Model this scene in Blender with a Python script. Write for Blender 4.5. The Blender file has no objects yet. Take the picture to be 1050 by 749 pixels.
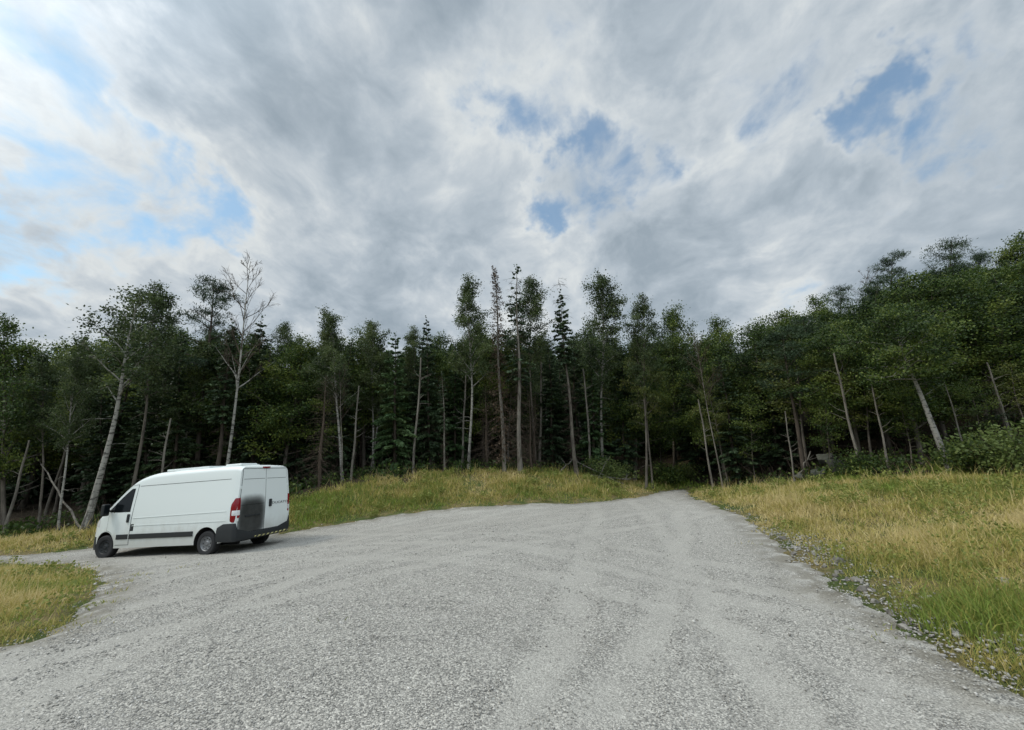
import bpy, bmesh, math, random
import numpy as np
from mathutils import Vector, Matrix, noise as mnoise
from mathutils.geometry import delaunay_2d_cdt

SC = bpy.context.scene
COL = SC.collection
rad = math.radians
random.seed(7)
RNG = np.random.default_rng(7)

# ------------------------------------------------------------------ camera
F_PX, PW, PH, HORIZON = 410.0, 1050.0, 749.0, 475.0
EYE = 1.65
TH = math.atan((HORIZON - PH / 2) / F_PX)
cam = bpy.data.cameras.new('camera')
cam.sensor_width = 36.0
cam.lens = F_PX / PW * 36.0
cam.clip_end = 3000
cam_o = bpy.data.objects.new('camera', cam)
cam_o.location = (0, 0, EYE)
cam_o.rotation_euler = (rad(90) + TH, 0, 0)
COL.objects.link(cam_o)
SC.camera = cam_o


def at(u, v, Y):
    """point seen at photo pixel (u, v) at forward distance Y"""
    xc = (u - PW / 2) / F_PX
    yc = (PH / 2 - v) / F_PX
    d = np.array([xc, math.cos(TH) - yc * math.sin(TH), math.sin(TH) + yc * math.cos(TH)])
    s = Y / d[1]
    return np.array([d[0] * s, Y, EYE + d[2] * s])


def to_px(p):
    x, y, z = p[0], p[1], p[2] - EYE
    d = y * math.cos(TH) + z * math.sin(TH)
    up = -y * math.sin(TH) + z * math.cos(TH)
    return PW / 2 + F_PX * x / d, PH / 2 - F_PX * up / d


# ------------------------------------------------------------------ materials
def mat(name, rough=0.6, color=(0.5, 0.5, 0.5), spec=0.5, metal=0.0):
    m = bpy.data.materials.new(name)
    m.use_nodes = True
    b = m.node_tree.nodes['Principled BSDF']
    b.inputs['Base Color'].default_value = (*color, 1)
    b.inputs['Roughness'].default_value = rough
    b.inputs['Metallic'].default_value = metal
    b.inputs['Specular IOR Level'].default_value = spec
    return m


class NT:
    """small node-tree helper"""
    def __init__(s, tree):
        s.t = tree

    def n(s, kind, **kw):
        nd = s.t.nodes.new(kind)
        for k, v in kw.items():
            if k == 'inp':
                for a, b in v.items():
                    if hasattr(b, 'is_output') or isinstance(b, bpy.types.NodeSocket):
                        s.t.links.new(b, nd.inputs[a])
                    else:
                        nd.inputs[a].default_value = b
            else:
                setattr(nd, k, v)
        return nd

    def math(s, op, a, b=0.0, c=None, clamp=False):
        d = {0: a, 1: b}
        if c is not None:
            d[2] = c
        nd = s.n('ShaderNodeMath', operation=op, inp=d)
        nd.use_clamp = clamp
        return nd.outputs[0]

    def vmath(s, op, a, b=(0, 0, 0)):
        nd = s.n('ShaderNodeVectorMath', operation=op, inp={0: a, 1: b})
        return nd.outputs['Value'] if op in ('DOT_PRODUCT', 'LENGTH', 'DISTANCE') else nd.outputs[0]

    def noise(s, vec, scale, detail=4, rough=0.55, dist=0.0, dim='3D'):
        nd = s.n('ShaderNodeTexNoise', noise_dimensions=dim, inp={'Vector': vec, 'Scale': scale, 'Detail': detail, 'Roughness': rough, 'Distortion': dist})
        return nd.outputs['Fac']

    def ramp(s, fac, stops):
        nd = s.n('ShaderNodeValToRGB', inp={0: fac})
        e = nd.color_ramp.elements
        while len(e) < len(stops):
            e.new(0.5)
        for i, (p, c) in enumerate(stops):
            e[i].position = p
            e[i].color = (*c, 1) if len(c) == 3 else c
        return nd.outputs[0]

    def smooth(s, x, a, b):
        nd = s.n('ShaderNodeMapRange', interpolation_type='SMOOTHSTEP', inp={0: x, 1: a, 2: b})
        return nd.outputs[0]

    def mix(s, f, a, b, blend='MIX'):
        nd = s.n('ShaderNodeMix', data_type='RGBA', blend_type=blend)
        for k, v in ((0, f), (6, a), (7, b)):
            if isinstance(v, bpy.types.NodeSocket):
                s.t.links.new(v, nd.inputs[k])
            elif k == 0:
                nd.inputs[k].default_value = v
            else:
                nd.inputs[k].default_value = (*v, 1) if len(v) == 3 else v
        return nd.outputs[2]

    def link(s, a, b):
        s.t.links.new(a, b)


def leaf_mat(name, c_dark, c_mid, c_light, transl=0.35):
    """foliage: colour varies leaf by leaf (attribute tint) and tree by tree"""
    m = bpy.data.materials.new(name)
    m.use_nodes = True
    t = NT(m.node_tree)
    bs = m.node_tree.nodes['Principled BSDF']
    out = m.node_tree.nodes['Material Output']
    a = t.n('ShaderNodeAttribute', attribute_name='tint').outputs['Fac']
    oi = t.n('ShaderNodeObjectInfo').outputs['Random']
    f = t.math('ADD', t.math('MULTIPLY', a, 0.8), t.math('MULTIPLY', oi, 0.2))
    c = t.ramp(f, [(0.05, c_dark), (0.5, c_mid), (0.97, c_light)])
    t.link(c, bs.inputs['Base Color'])
    bs.inputs['Roughness'].default_value = 0.55
    bs.inputs['Specular IOR Level'].default_value = 0.25
    tr = t.n('ShaderNodeBsdfTranslucent', inp={'Color': c})
    mx = t.n('ShaderNodeMixShader', inp={0: transl, 1: bs.outputs[0], 2: tr.outputs[0]})
    t.link(mx.outputs[0], out.inputs['Surface'])
    return m


def bark_mat(name, base, dark, scale=(6, 6, 1.2), birch=False):
    m = bpy.data.materials.new(name)
    m.use_nodes = True
    t = NT(m.node_tree)
    bs = m.node_tree.nodes['Principled BSDF']
    co = t.n('ShaderNodeTexCoord').outputs['Object']
    oi = t.n('ShaderNodeObjectInfo').outputs['Random']
    off = t.n('ShaderNodeCombineXYZ', inp={0: t.math('MULTIPLY', oi, 40), 1: 0.0, 2: t.math('MULTIPLY', oi, 17)}).outputs[0]
    v = t.vmath('MULTIPLY', t.vmath('ADD', co, off), scale)
    n1 = t.noise(v, 1.0, 6, 0.65)
    if birch:
        v2 = t.vmath('MULTIPLY', t.vmath('ADD', co, off), (3, 3, 9))
        n2 = t.noise(v2, 1.0, 3, 0.6)
        k = t.smooth(n2, 0.52, 0.62)
        c = t.mix(k, base, dark)
        low = t.smooth(t.n('ShaderNodeSeparateXYZ', inp={0: co}).outputs[2], 3.0, 0.2)
        k3 = t.math('MULTIPLY', low, t.smooth(t.noise(v, 1.6, 5), 0.42, 0.58))
        c = t.mix(k3, c, dark)
        c = t.mix(t.math('MULTIPLY', n1, 0.5), c, tuple(x * 0.55 for x in base))
    else:
        c = t.ramp(n1, [(0.32, dark), (0.62, base)])
    t.link(c, bs.inputs['Base Color'])
    bs.inputs['Roughness'].default_value = 0.9
    bs.inputs['Specular IOR Level'].default_value = 0.15
    bp = t.n('ShaderNodeBump', inp={'Strength': 0.6, 'Distance': 0.02, 'Height': n1})
    t.link(bp.outputs[0], bs.inputs['Normal'])
    return m


M = {}
M['birch_bark'] = bark_mat('birch_bark', (0.30, 0.285, 0.25), (0.045, 0.04, 0.036), birch=True)
M['grey_bark'] = bark_mat('grey_bark', (0.15, 0.13, 0.105), (0.045, 0.038, 0.032))
M['spruce_bark'] = bark_mat('spruce_bark', (0.085, 0.068, 0.053), (0.03, 0.024, 0.02))
M['dead_bark'] = bark_mat('dead_bark', (0.20, 0.18, 0.15), (0.06, 0.052, 0.044))
M['brown_twig'] = bark_mat('brown_twig', (0.10, 0.076, 0.057), (0.04, 0.03, 0.023))
M['birch_leaf'] = leaf_mat('birch_leaf', (0.022, 0.036, 0.015), (0.058, 0.085, 0.030), (0.125, 0.155, 0.055))
M['broad_leaf'] = leaf_mat('broad_leaf', (0.012, 0.026, 0.008), (0.050, 0.085, 0.018), (0.175, 0.21, 0.042))
M['yellow_leaf'] = leaf_mat('yellow_leaf', (0.05, 0.064, 0.018), (0.09, 0.11, 0.026), (0.16, 0.165, 0.04))
M['bush_leaf'] = leaf_mat('bush_leaf', (0.05, 0.075, 0.022), (0.11, 0.15, 0.04), (0.20, 0.23, 0.07))
M['spruce_needle'] = leaf_mat('spruce_needle', (0.022, 0.038, 0.018), (0.040, 0.068, 0.030), (0.075, 0.110, 0.044), 0.15)
M['light_spruce_needle'] = leaf_mat('light_spruce_needle', (0.03, 0.06, 0.022), (0.055, 0.10, 0.036), (0.10, 0.15, 0.055), 0.2)
M['pine_needle'] = leaf_mat('pine_needle', (0.02, 0.036, 0.018), (0.036, 0.062, 0.028), (0.065, 0.098, 0.04), 0.15)
M['rust_needle'] = leaf_mat('rust_needle', (0.045, 0.03, 0.02), (0.085, 0.056, 0.034), (0.13, 0.095, 0.055), 0.15)


# ------------------------------------------------------------------ mesh building
class MB:
    """collects vertices and faces (tri/quad arrays) with a per-vertex tint"""
    def __init__(s):
        s.v, s.f, s.t, s.n = [], [], [], 0

    def add(s, v, f, tint=0.5):
        v = np.asarray(v, dtype=np.float32).reshape(-1, 3)
        f = np.asarray(f, dtype=np.int64)
        if f.shape[1] == 3:
            f = np.concatenate([f, -np.ones((len(f), 1), np.int64)], 1)
        g = np.where(f >= 0, f + s.n, -1)
        s.v.append(v)
        s.f.append(g)
        tt = np.empty(len(v), np.float32)
        tt[:] = tint
        s.t.append(tt)
        s.n += len(v)

    def mesh(s, name, m, smooth=False, col=None):
        V = np.concatenate(s.v)
        Fq = np.concatenate(s.f)
        me = bpy.data.meshes.new(name)
        tri = Fq[:, 3] < 0
        cnt = np.where(tri, 3, 4)
        loops = Fq.ravel()[(Fq >= 0).ravel()]
        me.vertices.add(len(V))
        me.vertices.foreach_set('co', V.ravel())
        me.loops.add(len(loops))
        me.loops.foreach_set('vertex_index', loops.astype(np.int32))
        me.polygons.add(len(Fq))
        st = np.zeros(len(Fq), np.int32)
        st[1:] = np.cumsum(cnt)[:-1]
        me.polygons.foreach_set('loop_start', st)
        me.polygons.foreach_set('loop_total', cnt.astype(np.int32))
        me.update(calc_edges=True)
        a = me.attributes.new('tint', 'FLOAT', 'POINT')
        a.data.foreach_set('value', np.concatenate(s.t))
        if smooth:
            me.polygons.foreach_set('use_smooth', np.ones(len(Fq), bool))
        for q in (m if isinstance(m, (list, tuple)) else [m]):
            me.materials.append(q)
        return me


def tube(mb, pts, r, k=6, tint=0.5, cap=True):
    pts = np.asarray(pts, float)
    n = len(pts)
    r = np.broadcast_to(np.asarray(r, float), (n,))
    tg = np.gradient(pts, axis=0)
    tg /= np.linalg.norm(tg, axis=1, keepdims=True) + 1e-9
    ref = np.array([0, 0, 1.0]) if abs(tg[:, 2]).mean() < 0.8 else np.array([1.0, 0, 0])
    a = np.cross(tg, ref)
    a /= np.linalg.norm(a, axis=1, keepdims=True) + 1e-9
    b = np.cross(tg, a)
    an = np.arange(k) / k * 2 * np.pi
    ring = pts[:, None, :] + r[:, None, None] * (a[:, None, :] * np.cos(an)[None, :, None] + b[:, None, :] * np.sin(an)[None, :, None])
    i = np.arange(n - 1)[:, None]
    j = np.arange(k)[None, :]
    j2 = (j + 1) % k
    f = np.stack([i * k + j, (i + 1) * k + j, (i + 1) * k + j2, i * k + j2], -1).reshape(-1, 4)
    mb.add(ring.reshape(-1, 3), f, tint)
    if cap:
        o = len(ring) * k
        v = np.vstack([ring[-1], pts[-1] + tg[-1] * r[-1] * 0.5])
        mb.add(v, [[q, (q + 1) % k, k] for q in range(k)], tint)


def quads(mb, c, ax, bx, tint):
    """rhombus leaves centred at c with half axes ax, bx (arrays n,3)"""
    n = len(c)
    v = np.stack([c - ax, c - bx, c + ax, c + bx], 1).reshape(-1, 3)
    f = np.arange(n * 4).reshape(n, 4)
    mb.add(v, f, np.repeat(np.broadcast_to(np.asarray(tint, np.float32), (n,)), 4))


def rand_dirs(rng, n):
    d = rng.normal(size=(n, 3))
    return d / np.linalg.norm(d, axis=1, keepdims=True)


def curve_path(rng, p0, d, L, n=7, sag=0.0, wob=0.06):
    """a limb: starts at p0 along d; sag<0 droops, sag>0 curves up"""
    d = np.array(d, float)
    d /= np.linalg.norm(d)
    pts = [np.array(p0, float)]
    st = L / (n - 1)
    for i in range(n - 1):
        d = d + np.array([0, 0, sag / (n - 1)]) + rng.normal(size=3) * wob
        d /= np.linalg.norm(d)
        pts.append(pts[-1] + d * st)
    return np.array(pts)


def leaf_cloud(mb, rng, c, n, sig, size, flat=0.6, tint0=0.5, tsp=0.35):
    c = np.asarray(c, float)
    p = c + rng.normal(size=(n, 3)) * np.array([sig, sig, sig * flat])
    a = rand_dirs(rng, n)
    b = np.cross(a, rand_dirs(rng, n))
    b /= np.linalg.norm(b, axis=1, keepdims=True) + 1e-9
    s = size * rng.uniform(0.6, 1.3, (n, 1))
    tn = np.clip(tint0 + rng.normal(size=n) * tsp * 0.5, 0, 1)
    quads(mb, p, a * s * 0.62, b * s * 0.42, tn)


def trunk_path(rng, H, bend=0.02, n=14):
    z = np.linspace(0, H, n)
    ph = rng.uniform(0, 6.28, 4)
    x = bend * H * (np.sin(z / H * 3.0 + ph[0]) - np.sin(ph[0])) + 0.004 * H * np.sin(z / H * 11 + ph[2])
    y = bend * H * (np.sin(z / H * 2.6 + ph[1]) - np.sin(ph[1])) + 0.004 * H * np.sin(z / H * 9 + ph[3])
    p = np.stack([x, y, z], 1)
    # keep base and top on the axis
    tt = (z / H)[:, None]
    p[:, :2] -= tt * p[-1, :2]
    return p


def along(p, t):
    i = min(int(t * (len(p) - 1)), len(p) - 2)
    f = t * (len(p) - 1) - i
    return p[i] * (1 - f) + p[i + 1] * f


def gen_deciduous(seed, H=15, cb=0.45, R=2.6, r0=0.15, nb=26, per=26, leaf=0.12, sig=0.33, flat=0.7, up=0.75,
                  bend=0.02, forks=0, fill=1.0, low_dead=5):
    """airy or dense broadleaf crown on a tapering trunk with limbs and twigs"""
    rng = np.random.default_rng(seed)
    tr, cr = MB(), MB()
    tp = trunk_path(rng, H, bend)
    rr = r0 * (1 - np.linspace(0, 1, len(tp)) ** 0.9 * 0.93)
    rr[0] *= 1.35
    tube(tr, tp, rr, 8)
    for k in range(nb):
        t = cb + (0.985 - cb) * ((k + rng.uniform(0, 0.9)) / nb)
        s = (t - cb) / (1 - cb)
        prof = (math.sin(math.pi * min(1, 0.16 + 0.86 * s) ** 0.8)) ** 0.75
        L = R * max(0.25, prof) * rng.uniform(0.65, 1.2)
        az = k * 2.399 + rng.uniform(-0.5, 0.5)
        el = up * rng.uniform(0.6, 1.25) + 0.35 * s
        d = np.array([math.cos(az) * math.cos(el), math.sin(az) * math.cos(el), math.sin(el)])
        p0 = along(tp, t)
        lp = curve_path(rng, p0, d, L, 7, -0.25, 0.09)
        lr = max(0.012, r0 * (1 - t) * 0.5 + 0.008)
        tube(tr, lp, np.linspace(lr, 0.006, 7), 4, cap=False)
        clump = np.clip(0.5 + rng.normal() * 0.22, 0.1, 0.9)
        ns = rng.integers(4, 7)
        for q in range(ns):
            tt = rng.uniform(0.3, 1.0)
            sp = along(lp, tt)
            sd = d * 0.5 + rand_dirs(rng, 1)[0] * 0.9
            sl = L * rng.uniform(0.18, 0.42)
            sub = curve_path(rng, sp, sd, sl, 4, -0.2, 0.1)
            tube(tr, sub, np.linspace(lr * 0.4, 0.004, 4), 3, cap=False)
            for c in (sub[-1], sub[2], sub[1] * .5 + sub[2] * .5, along(lp, min(1, tt + 0.1))):
                m = int(per * fill * rng.uniform(0.4, 1.3) / 3 * (1.2 if c is sub[-1] else 0.9) * min(1.25, max(0.22, L / (R * 0.75))))
                if m > 0:
                    leaf_cloud(cr, rng, c, m, sig * rng.uniform(0.7, 1.2), leaf, flat, clump, 0.4)
    for k in range(low_dead):
        t = rng.uniform(0.15, cb)
        az = rng.uniform(0, 6.28)
        d = (math.cos(az), math.sin(az), rng.uniform(-0.1, 0.5))
        lp = curve_path(rng, along(tp, t), d, rng.uniform(0.4, 1.5), 5, -0.2, 0.12)
        tube(tr, lp, np.linspace(0.018, 0.004, 5), 3, cap=False)
    return tr, cr


def gen_spruce(seed, H=15, R=2.2, cb=0.12, r0=0.17, whorl=0.42, per=6, dense=1.0, droop=0.35, dead=0.2, top_only=False, sw=0.075):
    """tiered drooping boughs carrying flat sprays of needles; brown dead twigs below"""
    rng = np.random.default_rng(seed)
    tr, cr, tw = MB(), MB(), MB()
    tp = trunk_path(rng, H, 0.008)
    rr = r0 * (1 - np.linspace(0, 1, len(tp)) * 0.95)
    rr[0] *= 1.3
    tube(tr, tp, rr, 8)
    z = cb * H
    while z < H * 0.985:
        s = (z - cb * H) / (H * (1 - cb))
        t = z / H
        Lm = R * (1 - s) ** 0.82 + 0.12
        if s < 0.15:
            Lm *= 0.6 + s * 2.6
        nb = max(3, int(per * (0.6 + 0.4 * (1 - s)) + rng.uniform(-1, 1)))
        a0 = rng.uniform(0, 6.28)
        for q in range(nb):
            if rng.uniform() > 0.9 * dense + 0.1:
                continue
            az = a0 + q * 6.283 / nb + rng.uniform(-0.35, 0.35)
            L = Lm * rng.uniform(0.6, 1.15)
            el = 0.45 * s - 0.12 + rng.uniform(-0.15, 0.12)
            d = np.array([math.cos(az) * math.cos(el), math.sin(az) * math.cos(el), math.sin(el)])
            p0 = along(tp, min(0.995, t + rng.uniform(-0.01, 0.01)))
            lp = curve_path(rng, p0, d, L, 6, -droop * (1 - s) + 0.15 * s, 0.05)
            tube(tr, lp, np.linspace(0.022 * (1 - s) + 0.008, 0.004, 6), 3, cap=False)
            m = int(max(6, L * 40 * dense))
            ts = rng.uniform(0.12, 1.0, m)
            idx = np.clip((ts * 5).astype(int), 0, 4)
            fr = ts * 5 - idx
            c = lp[idx] * (1 - fr[:, None]) + lp[idx + 1] * fr[:, None]
            side = np.cross(d, [0, 0, 1])
            side /= np.linalg.norm(side) + 1e-9
            sg = rng.choice([-1, 1], m)[:, None]
            ln = (0.16 + 0.22 * np.sin(np.pi * np.clip(ts, 0.1, 0.95)) * L * 0.6)[:, None] * rng.uniform(0.6, 1.3, (m, 1))
            ax = side * sg * rng.uniform(0.4, 1.0, (m, 1)) + d * rng.uniform(0.3, 0.9, (m, 1)) + np.array([0, 0, -1.0]) * rng.uniform(0.0, 0.75, (m, 1))
            ax /= np.linalg.norm(ax, axis=1, keepdims=True)
            bx = np.cross(ax, rand_dirs(rng, m))
            bx /= np.linalg.norm(bx, axis=1, keepdims=True) + 1e-9
            clump = np.clip(0.5 + rng.normal() * 0.2, 0.05, 0.95)
            quads(cr, c + ax * ln * 0.5, ax * ln * 0.55, bx * sw * rng.uniform(0.7, 1.5, (m, 1)),
                  np.clip(clump + rng.normal(size=m) * 0.18, 0, 1))
        z += whorl * rng.uniform(0.7, 1.3)
    # leader
    leaf_cloud(cr, rng, tp[-1] - np.array([0, 0, 0.2]), 14, 0.08, 0.16, 3.0)
    nd = int(60 * dead / 0.2) if dead > 0 else 0
    for k in range(nd):
        t = rng.uniform(0.06, max(cb + 0.12, dead + cb))
        az = rng.uniform(0, 6.28)
        L = R * rng.uniform(0.25, 0.75)
        lp = curve_path(rng, along(tp, t), (math.cos(az), math.sin(az), rng.uniform(-0.4, 0.15)), L, 5, -0.35, 0.08)
        tube(tw, lp, np.linspace(0.013, 0.004, 5), 3, cap=False)
        for q in range(5):
            sp = along(lp, rng.uniform(0.2, 0.95))
            tube(tw, curve_path(rng, sp, rand_dirs(rng, 1)[0] + np.array([math.cos(az), math.sin(az), -0.5]), L * rng.uniform(0.2, 0.45), 3, -0.2, 0.1), [0.006, 0.005, 0.003], 3, cap=False)
    return tr, cr, (tw if nd else None)


def gen_dead_spruce(seed, H=15, R=1.3, r0=0.15, n=210, rust=0.0):
    rng = np.random.default_rng(seed)
    tr, tw, cr = MB(), MB(), MB()
    tp = trunk_path(rng, H, 0.006)
    tube(tr, tp, r0 * (1 - np.linspace(0, 1, len(tp)) * 0.94), 8)
    for k in range(n):
        t = 0.06 + 0.93 * (k + rng.uniform()) / n
        L = (R * (1 - t) ** 0.7 + 0.16) * rng.uniform(0.5, 1.2)
        az = k * 2.399 + rng.uniform(-0.6, 0.6)
        d = np.array([math.cos(az), math.sin(az), -0.25 + 0.7 * t + rng.uniform(-0.15, 0.15)])
        lp = curve_path(rng, along(tp, t), d, L, 5, -0.5 * (1 - t), 0.07)
        tube(tw, lp, np.linspace(0.016 * (1 - t) + 0.007, 0.004, 5), 3, cap=False)
        for q in range(7):
            sp = along(lp, rng.uniform(0.15, 0.95))
            sd = d + rand_dirs(rng, 1)[0] * 0.9 + np.array([0, 0, -0.5])
            tube(tw, curve_path(rng, sp, sd, L * rng.uniform(0.2, 0.45), 3, -0.3, 0.1), [0.007, 0.005, 0.003], 3, cap=False)
            if rust and rng.uniform() < rust:
                leaf_cloud(cr, rng, sp, 3, 0.09, 0.10, 0.8)
    return tr, tw, (cr if rust else None)


def gen_bare(seed, H=13, R=2.2, r0=0.14, cb=0.45, nb=22):
    """leafless forked tree with fine rising twigs"""
    rng = np.random.default_rng(seed)
    tr, tw = MB(), MB()
    tp = trunk_path(rng, H, 0.02)
    rr = r0 * (1 - np.linspace(0, 1, len(tp)) * 0.9)
    tube(tr, tp, rr, 8)
    for k in range(nb):
        t = cb + (0.97 - cb) * (k + rng.uniform()) / nb
        s = (t - cb) / (1 - cb)
        L = R * (1.05 - 0.75 * s) * rng.uniform(0.6, 1.3)
        az = k * 2.399 + rng.uniform(-0.5, 0.5)
        el = rng.uniform(0.6, 1.1)
        d = np.array([math.cos(az) * math.cos(el), math.sin(az) * math.cos(el), math.sin(el)])
        lp = curve_path(rng, along(tp, t), d, L, 8, 0.25, 0.08)
        lr = r0 * (1 - t) * 0.55 + 0.012
        tube(tr if lr > 0.035 else tw, lp, np.linspace(lr, 0.005, 8), 4, cap=False)
        for q in range(7):
            tt = rng.uniform(0.25, 1)
            sd = d + rand_dirs(rng, 1)[0] * 0.7 + np.array([0, 0, 0.2])
            sub = curve_path(rng, along(lp, tt), sd, L * rng.uniform(0.2, 0.5), 5, 0.1, 0.1)
            tube(tw, sub, np.linspace(0.010, 0.004, 5), 3, cap=False)
            for w in range(4):
                tube(tw, curve_path(rng, along(sub, rng.uniform(0.3, 1)), sd + rand_dirs(rng, 1)[0], L * 0.16, 3, 0, 0.1), [0.006, 0.005, 0.003], 3, cap=False)
    return tr, tw


def gen_pine(seed, H=14, cb=0.55, R=2.4, r0=0.18, nb=20):
    rng = np.random.default_rng(seed)
    tr, cr = MB(), MB()
    tp = trunk_path(rng, H, 0.015)
    tube(tr, tp, r0 * (1 - np.linspace(0, 1, len(tp)) * 0.88), 8)
    for k in range(nb):
        t = cb + (0.99 - cb) * (k + rng.uniform(0, 0.8)) / nb
        s = (t - cb) / (1 - cb)
        L = R * (0.45 + 0.6 * math.sin(math.pi * (0.25 + 0.7 * s))) * rng.uniform(0.6, 1.2) * (1 - 0.35 * s)
        az = k * 2.399 + rng.uniform(-0.5, 0.5)
        el = 0.05 + 0.45 * s + rng.uniform(-0.1, 0.2)
        d = np.array([math.cos(az) * math.cos(el), math.sin(az) * math.cos(el), math.sin(el)])
        lp = curve_path(rng, along(tp, t), d, L, 7, 0.15, 0.1)
        tube(tr, lp, np.linspace(r0 * 0.3 * (1 - s) + 0.015, 0.008, 7), 4, cap=False)
        clump = np.clip(0.5 + rng.normal() * 0.2, 0.05, 0.95)
        for q in range(rng.integers(7, 12)):
            tt = rng.uniform(0.35, 1)
            c = along(lp, tt) + rng.normal(size=3) * np.array([0.3, 0.3, 0.1])
            m = 34
            a = rand_dirs(rng, m) + np.array([0, 0, 0.45])
            a /= np.linalg.norm(a, axis=1, keepdims=True)
            b = np.cross(a, rand_dirs(rng, m))
            b /= np.linalg.norm(b, axis=1, keepdims=True) + 1e-9
            p = c + rng.normal(size=(m, 3)) * np.array([0.22, 0.22, 0.08])
            quads(cr, p + a * 0.07, a * 0.13, b * 0.022, np.clip(clump + rng.normal(size=m) * 0.2, 0, 1))
    return tr, cr


def gen_bush(seed, H=1.6, R=1.2, n=40, per=70, leaf=0.08, sig=0.22):
    rng = np.random.default_rng(seed)
    tr, cr = MB(), MB()
    for k in range(n):
        az = rng.uniform(0, 6.28)
        d = np.array([math.cos(az) * 0.6, math.sin(az) * 0.6, 1.0]) + rng.normal(size=3) * 0.2
        b = np.array([rng.normal() * R * 0.25, rng.normal() * R * 0.25, -0.05])
        L = H * rng.uniform(0.55, 1.15)
        lp = curve_path(rng, b, d, L, 6, -0.5, 0.1)
        tube(tr, lp, np.linspace(0.014, 0.004, 6), 3, cap=False)
        cl = np.clip(0.5 + rng.normal() * 0.2, 0.05, 0.95)
        for t in (0.45, 0.65, 0.85, 1.0):
            leaf_cloud(cr, rng, along(lp, t), per // 4, sig, leaf, 0.8, cl, 0.4)
    return tr, cr


# ------------------------------------------------------------------ objects
def link(name, data, parent=None):
    o = bpy.data.objects.new(name, data)
    COL.objects.link(o)
    if parent:
        o.parent = parent
    return o


def tag(o, label=None, cat=None, group=None, kind=None):
    for k, v in (('label', label), ('category', cat), ('group', group), ('kind', kind)):
        if v:
            o[k] = v
    return o


# ------------------------------------------------------------------ terrain
VAN_O = np.array([-8.681, 13.539, -0.976])
VAN_ROT = (rad(-0.17), rad(4.1), rad(165.7))
vf = np.array([math.cos(VAN_ROT[2]), math.sin(VAN_ROT[2]), 0])
vl = np.array([-vf[1], vf[0], 0])


def vw(a, b):
    return VAN_O + vf * a + vl * b + np.array([0, 0, -math.tan(VAN_ROT[1]) * a])


CTRL = [(0, 0, 0), (-3, 0, 0), (3, 0, 0), (0, 4, 0), (0, -12, 0), (-12, -10, -.3), (12, -10, .3), (0, 9, -.02), (3.5, 14, -.02), (-4, 9, -.32)]
CTRL += [tuple(vw(a, b)) for a in (-1, 0, 2, 4, 5) for b in (-.95, .95)]
for u, v, Y in [(300, 545, 16), (370, 533, 17), (450, 522, 18), (520, 517.5, 18.5), (600, 516, 19), (650, 511, 21), (690, 505, 24),
                (330, 500, 21), (420, 490, 22), (530, 487, 23), (600, 490, 24), (640, 497, 25),
                (90, 547, 18), (5, 553, 19), (0, 573, 15), (90, 590, 10.5), (0, 660, 5), (0, 610, 8), (180, 540, 18.5),
                (712, 510, 19), (780, 535, 11.5), (850, 590, 6.5), (940, 640, 4.6), (1050, 722, 3.3),
                (1000, 640, 4.2), (1050, 565, 6), (950, 532, 9.5), (980, 492, 13.5), (880, 494, 15.5), (800, 500, 18), (740, 500, 24),
                (720, 503, 24), (702, 490, 29), (860, 520, 11)]:
    CTRL.append(tuple(at(u, v, Y)))
CTRL += [(25, 20, 4.0), (22, 12, 1.9), (40, 30, 9), (25, 36, 6.5), (15, 36, 3.4), (60, 30, 15), (0, 42, 1.5), (0, 32, 1.1), (-30, 42, -.6),
         (-42, 25, -2.2), (-60, 60, -2), (0, 80, 5), (60, 80, 18), (90, 20, 20), (-90, 0, -4), (0, -90, -1), (90, -60, 10), (-60, -60, -3), (-12, 26, 0.1),
         (25, 0, 1.5), (-25, 4, -1.4)]
CT = np.array(CTRL, float)


def tps(d2):
    return np.where(d2 > 1e-9, 0.5 * d2 * np.log(np.maximum(d2, 1e-9)), 0.0)


_n = len(CT)
_d2 = ((CT[:, None, :2] - CT[None, :, :2]) ** 2).sum(-1)
_A = np.zeros((_n + 3, _n + 3))
_A[:_n, :_n] = tps(_d2) + np.eye(_n) * 0.35
_A[:_n, _n] = 1
_A[:_n, _n + 1:] = CT[:, :2]
_A[_n, :_n] = 1
_A[_n + 1:, :_n] = CT[:, :2].T
_W = np.linalg.solve(_A, np.concatenate([CT[:, 2], np.zeros(3)]))


def vnoise(x, y, s, seed=0):
    """smooth value noise in [-1, 1] for arrays"""
    x = np.asarray(x, float) * s + 91.7 + seed * 13.1
    y = np.asarray(y, float) * s + 47.3 + seed * 7.7
    xi, yi = np.floor(x), np.floor(y)
    fx, fy = x - xi, y - yi
    fx, fy = fx * fx * (3 - 2 * fx), fy * fy * (3 - 2 * fy)

    def h(a, b):
        q = np.sin(a * 127.1 + b * 311.7 + seed * 74.7) * 43758.5453
        return (q - np.floor(q)) * 2 - 1
    return (h(xi, yi) * (1 - fx) + h(xi + 1, yi) * fx) * (1 - fy) + (h(xi, yi + 1) * (1 - fx) + h(xi + 1, yi + 1) * fx) * fy


def tz(x, y):
    x = np.atleast_1d(np.asarray(x, float))
    y = np.atleast_1d(np.asarray(y, float))
    sh = x.shape
    x, y = x.ravel(), y.ravel()
    xc, yc = np.clip(x, -85, 85), np.clip(y, -85, 85)
    out = np.empty(len(x))
    for i in range(0, len(x), 20000):
        a, b = xc[i:i + 20000], yc[i:i + 20000]
        d2 = (a[:, None] - CT[None, :, 0]) ** 2 + (b[:, None] - CT[None, :, 1]) ** 2
        out[i:i + 20000] = tps(d2) @ _W[:_n] + _W[_n] + a * _W[_n + 1] + b * _W[_n + 2]
    out += 0.02 * vnoise(x, y, 0.55, 1) + 0.008 * vnoise(x, y, 2.1, 2)
    return out.reshape(sh)


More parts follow.
